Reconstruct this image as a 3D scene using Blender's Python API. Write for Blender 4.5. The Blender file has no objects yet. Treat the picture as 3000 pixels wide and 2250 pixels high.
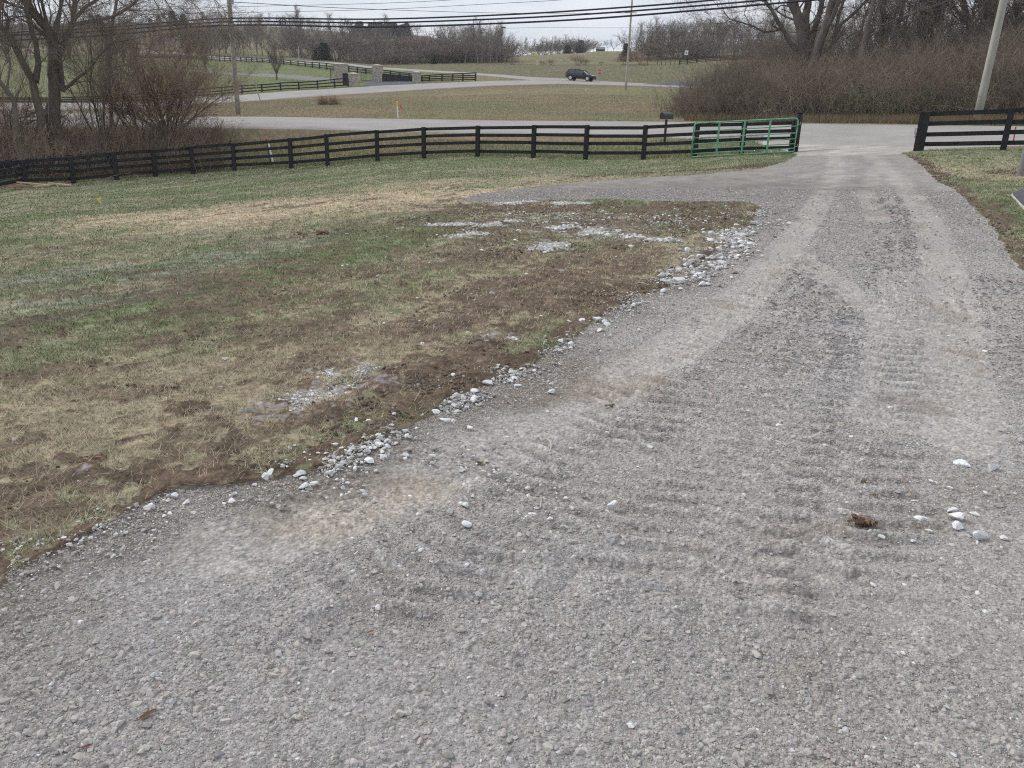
import bpy, math, random
import numpy as np

# ------------------------------------------------------------------ camera, sky, sun, exposure
SC = bpy.context.scene
COL = SC.collection
FPX, CX, CY = 2400.0, 1500.0, 1125.0
PITCH, ROLL, CAMZ = math.radians(19.8), math.radians(1.68), 1.65
_R0 = np.array([1.0, 0, 0]); _U0 = np.array([0, math.sin(PITCH), math.cos(PITCH)])
_F = np.array([0, math.cos(PITCH), -math.sin(PITCH)])
_R = math.cos(ROLL) * _R0 + math.sin(ROLL) * _U0
_U = math.cos(ROLL) * _U0 - math.sin(ROLL) * _R0

from mathutils import Matrix, Vector
cam = bpy.data.cameras.new("camera"); camo = bpy.data.objects.new("camera", cam); COL.objects.link(camo)
cam.sensor_width = 36.0; cam.sensor_fit = 'HORIZONTAL'; cam.lens = 36.0 * FPX / 3000.0
cam.clip_start = 0.05; cam.clip_end = 6000.0
M = Matrix(((_R[0], _U[0], -_F[0], 0), (_R[1], _U[1], -_F[1], 0), (_R[2], _U[2], -_F[2], CAMZ), (0, 0, 0, 1)))
camo.matrix_world = M
SC.camera = camo

SUN_EL, SUN_AZ = math.radians(40), math.radians(-60)      # azimuth from +Y towards +X
w = bpy.data.worlds.new("World"); SC.world = w; w.use_nodes = True
nt = w.node_tree; nt.nodes.clear()
out = nt.nodes.new('ShaderNodeOutputWorld'); bg = nt.nodes.new('ShaderNodeBackground')
sky = nt.nodes.new('ShaderNodeTexSky'); sky.sky_type = 'NISHITA'; sky.sun_disc = False
sky.sun_elevation = SUN_EL; sky.sun_rotation = SUN_AZ; sky.altitude = 250; sky.dust_density = 2.0
tc = nt.nodes.new('ShaderNodeTexCoord'); mp = nt.nodes.new('ShaderNodeMapping')
mp.inputs['Scale'].default_value = (1.0, 1.0, 5.0)
nz = nt.nodes.new('ShaderNodeTexNoise'); nz.inputs['Scale'].default_value = 3.2; nz.inputs['Detail'].default_value = 7; nz.inputs['Roughness'].default_value = 0.55
cr = nt.nodes.new('ShaderNodeValToRGB'); cr.color_ramp.elements[0].position = 0.30; cr.color_ramp.elements[1].position = 0.62
cr.color_ramp.elements[0].color = (0.72, 0.72, 0.72, 1); cr.color_ramp.elements[1].color = (1, 1, 1, 1)
nz2 = nt.nodes.new('ShaderNodeTexNoise'); nz2.inputs['Scale'].default_value = 5.0; nz2.inputs['Detail'].default_value = 6
cc = nt.nodes.new('ShaderNodeValToRGB')                      # cloud brightness, in sky units
cc.color_ramp.elements[0].position = 0.3; cc.color_ramp.elements[1].position = 0.75
cc.color_ramp.elements[0].color = (6.8/10, 7.4/10, 8.5/10, 1); cc.color_ramp.elements[1].color = (9.3/10, 9.5/10, 9.9/10, 1)
sc_ = nt.nodes.new('ShaderNodeVectorMath'); sc_.operation = 'SCALE'; sc_.inputs['Scale'].default_value = 10.0
mx = nt.nodes.new('ShaderNodeMix'); mx.data_type = 'RGBA'
L = nt.links.new
L(tc.outputs['Generated'], mp.inputs['Vector']); L(mp.outputs['Vector'], nz.inputs['Vector']); L(mp.outputs['Vector'], nz2.inputs['Vector'])
L(nz.outputs['Fac'], cr.inputs['Fac']); L(nz2.outputs['Fac'], cc.inputs['Fac']); L(cc.outputs['Color'], sc_.inputs[0])
sx_ = nt.nodes.new('ShaderNodeSeparateXYZ'); mz = nt.nodes.new('ShaderNodeMapRange'); mz.inputs['From Min'].default_value = 0; mz.inputs['From Max'].default_value = .8
mz.inputs['To Min'].default_value = 9.3; mz.inputs['To Max'].default_value = 11.2                       # an overcast sky is brighter overhead
L(tc.outputs['Generated'], sx_.inputs[0]); L(sx_.outputs['Z'], mz.inputs['Value']); L(mz.outputs[0], sc_.inputs['Scale'])
L(cr.outputs['Color'], mx.inputs['Factor']); L(sky.outputs['Color'], mx.inputs[6]); L(sc_.outputs[0], mx.inputs[7])
L(mx.outputs[2], bg.inputs['Color']); L(bg.outputs[0], out.inputs['Surface'])
bg.inputs['Strength'].default_value = 0.074
sd = bpy.data.lights.new("sun", 'SUN'); sd.energy = 1.5; sd.angle = math.radians(10); sd.color = (1.0, 0.96, 0.9)
so = bpy.data.objects.new("sun", sd); COL.objects.link(so)
sdir = Vector((math.sin(SUN_AZ) * math.cos(SUN_EL), math.cos(SUN_AZ) * math.cos(SUN_EL), math.sin(SUN_EL)))
so.rotation_euler = sdir.to_track_quat('Z', 'Y').to_euler()
SC.view_settings.view_transform = 'Standard'; SC.view_settings.look = 'None'
SC.view_settings.gamma = 1.0; SC.view_settings.exposure = 0.58
try:
    SC.cycles.use_denoising = False; SC.cycles.pixel_filter_type = 'BLACKMAN_HARRIS'; SC.cycles.filter_width = 1.15
    SC.cycles.max_bounces = 5; SC.cycles.diffuse_bounces = 3; SC.cycles.glossy_bounces = 2; SC.cycles.transparent_max_bounces = 6
except Exception: pass

# ------------------------------------------------------------------ tools
rs = np.random.RandomState(7); rnd = random.Random(11)

def ray(px, py):
    px = np.asarray(px, float); py = np.asarray(py, float)
    a = (px - CX) / FPX; b = (CY - py) / FPX
    d = _F[None] + a.reshape(-1, 1) * _R[None] + b.reshape(-1, 1) * _U[None]
    az = np.arctan2(d[:, 0], d[:, 1]); te = d[:, 2] / np.hypot(d[:, 0], d[:, 1])
    return az, te

def at(px, py, d):
    """world point seen at photo pixel (px,py) at horizontal distance d"""
    az, te = ray([px], [py])
    return np.array([math.sin(az[0]) * d, math.cos(az[0]) * d, CAMZ + te[0] * d])

# features of the land: (px, py, distance)
FENCE = [(-400,600,34),(-60,572,35.5),(0,556,36),(77,541,36.4),(217,538,36.8),(343,527,37),(457,518,37.5),(567,510,38),(688,500,38),(854,493,37.5),(960,485,37.2),
         (1106,471,37),(1242,464,36.5),(1399,459,35.5),(1562,463,34.5),(1715,468,33.6),(1882,468,33),(2033,463,32.8),(2165,453,33.3),(2316,449,34),
         (2500,446,32.4),(2692,443,31),(2936,440,31),(3300,438,31)]
N1 = [(-400,395,50),(0,376,50),(300,372,49),(560,375,48),(700,376,47),(950,380,46),(1300,388,45),(1600,393,43.5),(1950,402,40),(2200,414,37.2),(2350,426,35.8),(2500,436,34),(2740,438,32.7),(3000,428,32.7),(3400,425,33)]
N2 = [(-400,335,64),(0,332,62),(300,335,60),(450,343,57),(800,344,56),(1100,349,54),(1500,355,52),(1900,358,49),(2200,361,46.5),(2340,364,45),(2700,369,42.5),(3000,373,41.5),(3400,378,41)]
U1 = [(-400,326,76),(0,323,78),(200,321,78),(430,317,82),(600,304,92),(704,299,96),(950,281,104),(1100,272,108),(1450,251,118),(1640,246,122),(1900,252,126),(2000,257,127),(2300,272,128),(3000,290,128)]
U2 = [(-400,303,98),(0,303,98),(200,304,98),(383,302,100),(600,287,106),(708,280,108),(841,269,111),(950,263,114),(1100,253,118),(1450,238,126),(1569,236.5,128),(1700,241,129),(1900,250,130),(2300,270,131),(3000,289,131)]
C1 = [(-400,162,250),(0,162,250),(400,155,255),(524,160,240),(643,174,215),(769,178,195),(856,184,185),(957,190,176),(1124,203,165),(1357,217,150),(1450,224,144),(1569,236,129),(1700,240.5,130),(1900,249.5,131),(2300,269,132),(3000,288,132)]
C2 = [(-400,157,262),(0,157,262),(400,146,268),(524,155,250),(643,168,225),(769,173,204),(856,178,194),(980,184,182),(1124,199,170),(1357,213,156),(1450,219,150),(1569,228,141),(1662,232,138),(1737,238,136),(1900,247,136),(2000,252,136),(2300,266,137),(3000,284,137)]
B1 = [(-400,150,300),(0,150,300),(400,140,300),(640,155,265),(860,165,235),(1000,182,212),(1124,190.5,200),(1450,190,190),(1600,190,188),(1750,190,185),(1900,190,180),(2060,188,175),(2300,190,175),(3000,215,175)]
T2 = [(-400,112,420),(0,110,420),(400,100,430),(640,86,450),(760,86,450),(1000,112,420),(1250,117,420),(1450,165,340),(1500,163,340),(1600,160.5,340),(1700,156,345),(1750,151,350),(1830,151,350),(2000,152,350),(2300,155,350),(3000,170,350)]
T3 = [(-400,80,620),(0,76,620),(400,70,620),(640,80,620),(760,82,620),(1000,100,600),(1250,112,600),(1450,178,500),(1600,172,500),(1830,166,500),(3000,185,500)]

def _feat(pts):
    a = np.array(pts, float); az, te = ray(a[:, 0], a[:, 1])
    o = np.argsort(az); return az[o], a[o, 2], (CAMZ + te * a[:, 2])[o]
FEATS = [_feat(f) for f in (FENCE, N1, N2, U1, U2, C1, C2, B1, T2, T3)]

def _knots(az):
    az = np.clip(az, -0.75, 0.75); n = len(az)
    fd = np.interp(az, FEATS[0][0], FEATS[0][1]); fz = np.interp(az, FEATS[0][0], FEATS[0][2])
    D = [np.zeros(n), np.full(n, 5.0), np.full(n, 12.0), np.full(n, 22.0), fd]
    Z = [np.zeros(n), np.zeros(n), fz * 0.16, fz * 0.5, fz]
    for f in FEATS[1:]:
        D.append(np.interp(az, f[0], f[1])); Z.append(np.interp(az, f[0], f[2]))
    D.append(np.full(n, 1500.0)); Z.append(Z[-1] * 0.6)
    D = np.array(D).T; Z = np.array(Z).T
    for k in range(1, D.shape[1]): D[:, k] = np.maximum(D[:, k], D[:, k - 1] + 0.25)
    h = np.diff(D, axis=1); s = np.diff(Z, axis=1) / h
    T = np.zeros_like(Z); T[:, 0] = 0; T[:, -1] = 0
    w1 = 2 * h[:, 1:] + h[:, :-1]; w2 = h[:, 1:] + 2 * h[:, :-1]
    same = s[:, 1:] * s[:, :-1] > 0
    with np.errstate(divide='ignore', invalid='ignore'):
        t = (w1 + w2) / (w1 / s[:, :-1] + w2 / s[:, 1:])
    T[:, 1:-1] = np.where(same, t, 0)
    return D, Z, T

def hgt(x, y):
    """height of the smooth land at x, y"""
    x = np.atleast_1d(np.asarray(x, float)); y = np.atleast_1d(np.asarray(y, float)); out = np.empty(len(x))
    for i in range(0, len(x), 120000):
        X = x[i:i + 120000]; Y = y[i:i + 120000]
        az = np.arctan2(X, Y); d = np.minimum(np.hypot(X, Y), 1490.0)
        D, Z, T = _knots(az)
        k = np.clip((D <= d[:, None]).sum(1) - 1, 0, D.shape[1] - 2); r = np.arange(len(d))
        d0 = D[r, k]; h = D[r, k + 1] - d0; t = (d - d0) / h
        z = (2*t**3 - 3*t**2 + 1) * Z[r, k] + (t**3 - 2*t**2 + t) * h * T[r, k] + (-2*t**3 + 3*t**2) * Z[r, k+1] + (t**3 - t**2) * h * T[r, k+1]
        # behind the camera the land is level
        out[i:i + 120000] = z * np.clip((1.9 - np.abs(az)) / 0.8, 0, 1)
    return out
def H1(x, y): return float(hgt([x], [y])[0])

_DS = np.geomspace(1.0, 900, 1400)
def gnd(px, py, far=False):
    """world points where photo pixels meet the land"""
    px = np.atleast_1d(px); py = np.atleast_1d(py); az, te = ray(px, py); res = []
    for a, t in zip(az, te):
        zr = CAMZ + t * _DS; zl = hgt(np.sin(a) * _DS, np.cos(a) * _DS); f = zr - zl
        k = np.where(f < 0)[0]
        if len(k) == 0: d = 300.0
        else:
            k = max(k[0], 1); d = _DS[k-1] + (_DS[k] - _DS[k-1]) * f[k-1] / (f[k-1] - f[k])
        x, y = math.sin(a) * d, math.cos(a) * d
        res.append((x, y, H1(x, y)))
    return np.array(res)
def on(px, d):
    """world point on the land at distance d in the direction of the horizon pixel px (py about 300)"""
    az, _ = ray([px], [300]); x, y = math.sin(az[0]) * d, math.cos(az[0]) * d
    return np.array([x, y, H1(x, y)])
def onp(px, py, d):
    az, _ = ray([px], [py]); x, y = math.sin(az[0]) * d, math.cos(az[0]) * d
    return np.array([x, y, H1(x, y)])

def _h(ix, iy, s):
    n = (ix.astype(np.int64) * 374761393 + iy.astype(np.int64) * 668265263 + s * 974634777) & 0xffffffff
    n = ((n ^ (n >> 13)) * 1274126177) & 0xffffffff
    n = ((n ^ (n >> 16)) * 2246822519) & 0xffffffff
    return ((n ^ (n >> 15)) & 0xffffff) / float(0xffffff)
def vn(x, y, s=0):
    ix = np.floor(x); iy = np.floor(y); fx = x - ix; fy = y - iy
    fx = fx*fx*(3 - 2*fx); fy = fy*fy*(3 - 2*fy)
    a = _h(ix, iy, s); b = _h(ix+1, iy, s); c = _h(ix, iy+1, s); d = _h(ix+1, iy+1, s)
    return a + (b-a)*fx + (c-a)*fy + (a-b-c+d)*fx*fy
def fbm(x, y, o=4, s=0, g=0.5):
    t = 0; a = 1; n = 0
    for k in range(o):
        t = t + a * vn(x * 2**k + 17.3*k, y * 2**k - 9.1*k, s + k); n += a; a *= g
    return t / n
def worley(x, y, s=0):
    ix = np.floor(x); iy = np.floor(y); F = np.full(x.shape, 9.0); G = np.full(x.shape, 9.0); idv = np.zeros(x.shape)
    for dx in (-1, 0, 1):
        for dy in (-1, 0, 1):
            cx = ix + dx; cy = iy + dy
            q = np.hypot(cx + _h(cx, cy, s) - x, cy + _h(cx, cy, s+1) - y)
            m = q < F; G = np.where(m, F, np.minimum(G, q)); idv = np.where(m, _h(cx, cy, s+2), idv); F = np.minimum(F, q)
    return F, G, idv
def sstep(a, b, x):
    t = np.clip((x - a) / (b - a), 0, 1); return t*t*(3 - 2*t)
def pdist(X, Y, P):
    D = np.full(X.shape, 1e9)
    for (x0, y0), (x1, y1) in zip(P[:-1], P[1:]):
        dx, dy = x1-x0, y1-y0; L2 = dx*dx + dy*dy + 1e-9
        t = np.clip(((X-x0)*dx + (Y-y0)*dy) / L2, 0, 1)
        D = np.minimum(D, np.hypot(X-x0-t*dx, Y-y0-t*dy))
    return D
def inside(X, Y, P):
    c = np.zeros(X.shape, bool); n = len(P); j = n-1
    for i in range(n):
        xi, yi = P[i]; xj, yj = P[j]
        if yi != yj:
            c ^= ((yi > Y) != (yj > Y)) & (X < (xj-xi)*(Y-yi)/(yj-yi) + xi)
        j = i
    return c

def npmesh(name, V, Fc, mat, parent=None, col=None, smooth=False, attrs=None, loc=None):
    V = np.ascontiguousarray(V, dtype=np.float32); Fc = np.ascontiguousarray(Fc, dtype=np.int32)
    if loc is not None: V = V - np.asarray(loc, dtype=np.float32)
    me = bpy.data.meshes.new(name); me.vertices.add(len(V)); me.vertices.foreach_set('co', V.ravel())
    k = Fc.shape[1]; me.loops.add(Fc.size); me.loops.foreach_set('vertex_index', Fc.ravel())
    me.polygons.add(len(Fc)); me.polygons.foreach_set('loop_start', np.arange(0, Fc.size, k, dtype=np.int32))
    try: me.polygons.foreach_set('loop_total', np.full(len(Fc), k, dtype=np.int32))
    except Exception: pass
    me.polygons.foreach_set('use_smooth', np.full(len(Fc), smooth, dtype=bool))
    me.update(calc_edges=True)
    if col is not None:
        a = me.color_attributes.new('Col', 'FLOAT_COLOR', 'POINT')
        c = np.ones((len(V), 4), np.float32); c[:, :3] = col; a.data.foreach_set('color', c.ravel())
    for nm, arr in (attrs or {}).items():
        a = me.attributes.new(nm, 'FLOAT', 'POINT'); a.data.foreach_set('value', np.asarray(arr, np.float32))
    me.materials.append(mat)
    o = bpy.data.objects.new(name, me); COL.objects.link(o)
    if loc is not None: o.location = loc
    if parent is not None: o.parent = parent
    return o

class MB:
    """collects polygons of one mesh"""
    def __init__(s): s.v = []; s.f = []
    def add(s, vs, fs):
        b = len(s.v); s.v.extend([tuple(map(float, p)) for p in vs]); s.f.extend([tuple(i+b for i in q) for q in fs]); return s
    def box(s, c, size, X=(1,0,0), Y=(0,1,0), Z=(0,0,1), bev=0.0):
        c = np.array(c, float); X = np.array(X, float); Y = np.array(Y, float); Z = np.array(Z, float)
        a, b, h = size[0]/2, size[1]/2, size[2]/2
        if bev <= 0:
            vs = [c + X*a*i + Y*b*j + Z*h*k for k in (-1,1) for i, j in ((-1,-1),(1,-1),(1,1),(-1,1))]
            fs = [(3,2,1,0),(4,5,6,7),(0,1,5,4),(1,2,6,5),(2,3,7,6),(3,0,4,7)]
            return s.add(vs, fs)
        vs = []; B = bev
        ring = [(-a+B,-b),(a-B,-b),(a,-b+B),(a,b-B),(a-B,b),(-a+B,b),(-a,b-B),(-a,-b+B)]
        for k, sc in ((-h, .0), (-h+B, 1), (h-B, 1), (h, 0)):
            for i, j in ring:
                f = 1 if sc else 0
                ii = i if f else math.copysign(max(abs(i)-B, 0), i); jj = j if f else math.copysign(max(abs(j)-B, 0), j)
                vs.append(c + X*ii + Y*jj + Z*k)
        fs = [tuple(range(7, -1, -1)), tuple(range(24, 32))]
        for r in range(3):
            for i in range(8): fs.append((r*8+i, r*8+(i+1) % 8, (r+1)*8+(i+1) % 8, (r+1)*8+i))
        return s.add(vs, fs)
    def tube(s, pts, rad, n=6, cap=True):
        P = [np.array(p, float) for p in pts]
        if not hasattr(rad, '__len__'): rad = [rad]*len(P)
        b = len(s.v); U = None; vs = []
        for i, p in enumerate(P):
            t = P[min(i+1, len(P)-1)] - P[max(i-1, 0)]; t = t / (np.linalg.norm(t) + 1e-9)
            if U is None:
                U = np.cross(t, (0, 0, 1)) if abs(t[2]) < .9 else np.cross(t, (1, 0, 0))
            U = U - t*np.dot(U, t); U /= np.linalg.norm(U) + 1e-9; W = np.cross(t, U)
            for k in range(n):
                a = 2*math.pi*k/n; vs.append(p + (U*math.cos(a) + W*math.sin(a))*rad[i])
        fs = []
        for i in range(len(P)-1):
            for k in range(n): fs.append((i*n+k, i*n+(k+1) % n, (i+1)*n+(k+1) % n, (i+1)*n+k))
        if cap: fs.append(tuple(range(n-1, -1, -1))); fs.append(tuple(range((len(P)-1)*n, len(P)*n)))
        return s.add(vs, fs)
    def prism(s, poly, n0, off):
        """poly: 3D points of a flat outline, extruded by vector off"""
        P = [np.array(p, float) for p in poly]; off = np.array(off, float); n = len(P)
        return s.add(P + [p+off for p in P], [tuple(range(n-1, -1, -1)), tuple(range(n, 2*n))] + [(i, (i+1) % n, n+(i+1) % n, n+i) for i in range(n)])
    def build(s, name, mat, parent=None, smooth=False, loc=None):
        me = bpy.data.meshes.new(name); v = np.array(s.v)
        if loc is not None: v = v - np.array(loc)
        me.from_pydata([tuple(p) for p in v], [], s.f); me.materials.append(mat)
        if smooth:
            for p in me.polygons: p.use_smooth = True
        me.update(); o = bpy.data.objects.new(name, me); COL.objects.link(o)
        if loc is not None: o.location = tuple(loc)
        if parent is not None: o.parent = parent
        return o

def tag(o, label=None, cat=None, group=None, kind=None):
    if label: o['label'] = label
    if cat: o['category'] = cat
    if group: o['group'] = group
    if kind: o['kind'] = kind
    return o
def empty(name, loc, label, cat, group=None):
    o = bpy.data.objects.new(name, None); COL.objects.link(o); o.location = tuple(map(float, loc)); o.empty_display_size = .3
    bpy.context.view_layer.update(); return tag(o, label, cat, group)
def put(mb, name, mat, root, smooth=False):
    """mesh collected in world coordinates, parented to root"""
    o = mb.build(name, mat, root, smooth, loc=None); o.data.transform(Matrix.Translation(-root.location)); return o
def copy_tree(o, parent=None):
    c = o.copy(); COL.objects.link(c)
    if parent: c.parent = parent
    for ch in o.children: copy_tree(ch, c)
    return c

# ------------------------------------------------------------------ materials
def mat(name, col, rough=0.8, metal=0.0, nscale=None, namp=0.25, bump=0.0, bscale=None, vcol=False, spec=0.3, col2=None, coord='Object', stretch=None, dist=0.01, detail=4, n2=None, vor=None):
    m = bpy.data.materials.new(name); m.use_nodes = True; t = m.node_tree; p = t.nodes['Principled BSDF']
    p.inputs['Roughness'].default_value = rough; p.inputs['Metallic'].default_value = metal
    p.inputs['Specular IOR Level'].default_value = spec
    tc = t.nodes.new('ShaderNodeTexCoord'); src = tc.outputs[coord]
    if stretch:
        mp = t.nodes.new('ShaderNodeMapping'); mp.inputs['Scale'].default_value = stretch; t.links.new(src, mp.inputs['Vector']); src = mp.outputs['Vector']
    base = None
    if vcol:
        a = t.nodes.new('ShaderNodeAttribute'); a.attribute_name = 'Col'; base = a.outputs['Color']
    if nscale:
        n = t.nodes.new('ShaderNodeTexNoise'); n.inputs['Scale'].default_value = nscale; n.inputs['Detail'].default_value = detail; n.inputs['Roughness'].default_value = .6
        t.links.new(src, n.inputs['Vector'])
        if col2 is not None:
            r = t.nodes.new('ShaderNodeValToRGB'); r.color_ramp.elements[0].position = .35; r.color_ramp.elements[1].position = .65
            r.color_ramp.elements[0].color = (*col, 1); r.color_ramp.elements[1].color = (*col2, 1)
            t.links.new(n.outputs['Fac'], r.inputs['Fac']); base = r.outputs['Color']
        mr = t.nodes.new('ShaderNodeMapRange'); mr.inputs['From Min'].default_value = .3; mr.inputs['From Max'].default_value = .7
        mr.inputs['To Min'].default_value = 1 - namp; mr.inputs['To Max'].default_value = 1 + namp
        t.links.new(n.outputs['Fac'], mr.inputs['Value'])
        mm = t.nodes.new('ShaderNodeVectorMath'); mm.operation = 'SCALE'
        if base is not None: t.links.new(base, mm.inputs[0])
        else: mm.inputs[0].default_value = col
        t.links.new(mr.outputs[0], mm.inputs['Scale']); base = mm.outputs[0]
    if n2 is not None:
        q = t.nodes.new('ShaderNodeTexNoise'); q.inputs['Scale'].default_value = n2[0]; q.inputs['Detail'].default_value = 3; t.links.new(src, q.inputs['Vector'])
        mr2 = t.nodes.new('ShaderNodeMapRange'); mr2.inputs['From Min'].default_value = .3; mr2.inputs['From Max'].default_value = .7
        mr2.inputs['To Min'].default_value = 1 - n2[1]; mr2.inputs['To Max'].default_value = 1 + n2[1]; t.links.new(q.outputs['Fac'], mr2.inputs['Value'])
        m2 = t.nodes.new('ShaderNodeVectorMath'); m2.operation = 'SCALE'; t.links.new(base, m2.inputs[0]); t.links.new(mr2.outputs[0], m2.inputs['Scale']); base = m2.outputs[0]
    if vor is not None:                                     # crushed stone: per stone tone and rounded relief
        vo = t.nodes.new('ShaderNodeTexVoronoi'); vo.inputs['Scale'].default_value = vor[0]; t.links.new(src, vo.inputs['Vector'])
        sp = t.nodes.new('ShaderNodeSeparateColor'); t.links.new(vo.outputs['Color'], sp.inputs[0])
        mr3 = t.nodes.new('ShaderNodeMapRange'); mr3.inputs['To Min'].default_value = 1 - vor[1]; mr3.inputs['To Max'].default_value = 1 + vor[1]; t.links.new(sp.outputs[0], mr3.inputs['Value'])
        m3 = t.nodes.new('ShaderNodeVectorMath'); m3.operation = 'SCALE'; t.links.new(base, m3.inputs[0]); t.links.new(mr3.outputs[0], m3.inputs['Scale']); base = m3.outputs[0]
        vb = t.nodes.new('ShaderNodeBump'); vb.invert = True; vb.inputs['Strength'].default_value = .8; vb.inputs['Distance'].default_value = vor[2]; t.links.new(vo.outputs['Distance'], vb.inputs['Height']); t.links.new(vb.outputs[0], p.inputs['Normal'])
    if base is not None: t.links.new(base, p.inputs['Base Color'])
    else: p.inputs['Base Color'].default_value = (*col, 1)
    if bump:
        bn = t.nodes.new('ShaderNodeTexNoise'); bn.inputs['Scale'].default_value = bscale or (nscale or 10)*2; bn.inputs['Detail'].default_value = 6
        t.links.new(src, bn.inputs['Vector'])
        bb = t.nodes.new('ShaderNodeBump'); bb.inputs['Strength'].default_value = bump; bb.inputs['Distance'].default_value = dist
        t.links.new(bn.outputs['Fac'], bb.inputs['Height']); t.links.new(bb.outputs[0], p.inputs['Normal'])
        if vor is not None: t.links.new(vb.outputs[0], bb.inputs['Normal'])
    return m
# ------------------------------------------------------------------ the land
MG = {
 'lawn': mat('lawn_ground', (1,1,1), .95, vcol=True, nscale=28, namp=.32, n2=(90, .2), bump=.6, bscale=45, dist=.02, spec=.1),
 'gravel': mat('crushed_gravel', (1,1,1), .95, vcol=True, nscale=140, namp=.16, n2=(24, .14), vor=(62, .16, .008), bump=.5, bscale=260, dist=.004, spec=.15),
 'asphalt': mat('worn_asphalt', (.30,.283,.268), .9, nscale=.45, namp=.12, n2=(9, .08), bump=.3, bscale=60, dist=.005, spec=.2),
 'dark_asphalt': mat('new_asphalt', (.085,.088,.105), .85, nscale=1.5, namp=.12, spec=.2),
}
def pw(pts):
    g = gnd([p[0] for p in pts], [p[1] for p in pts]); return [(a[0], a[1]) for a in g]
EDGE_L = [(-900,2600),(-300,1900),(0,1735),(90,1650),(200,1600),(330,1530),(497,1450),(640,1420),(791,1400),(930,1370),(1030,1310),(1180,1250),(1275,1200),(1400,1130),(1532,1085),(1605,1035),(1746,941),(1870,876),(1964,835),(2060,770),(2130,706),(2195,659),(2222,612)]
EDGE_T = [(2205,594),(1940,592),(1776,584),(1600,588),(1420,596),(1330,590),(1411,566),(1646,538),(1882,521),(2100,508),(2230,494),(2300,474),(2335,452),(2330,428)]
EDGE_R = [(2650,430),(2640,446),(2692,477),(2752,534),(2790,550),(2832,585),(2863,616),(2895,645),(2930,699),(2964,759),(3010,800),(3120,960),(3500,1500),(4200,2600)]
DRIVE = pw(EDGE_L + EDGE_T + EDGE_R)
DRIVE = DRIVE + [(9, -8), (-9, -8)]
EL = pw(EDGE_L[1:])

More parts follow.
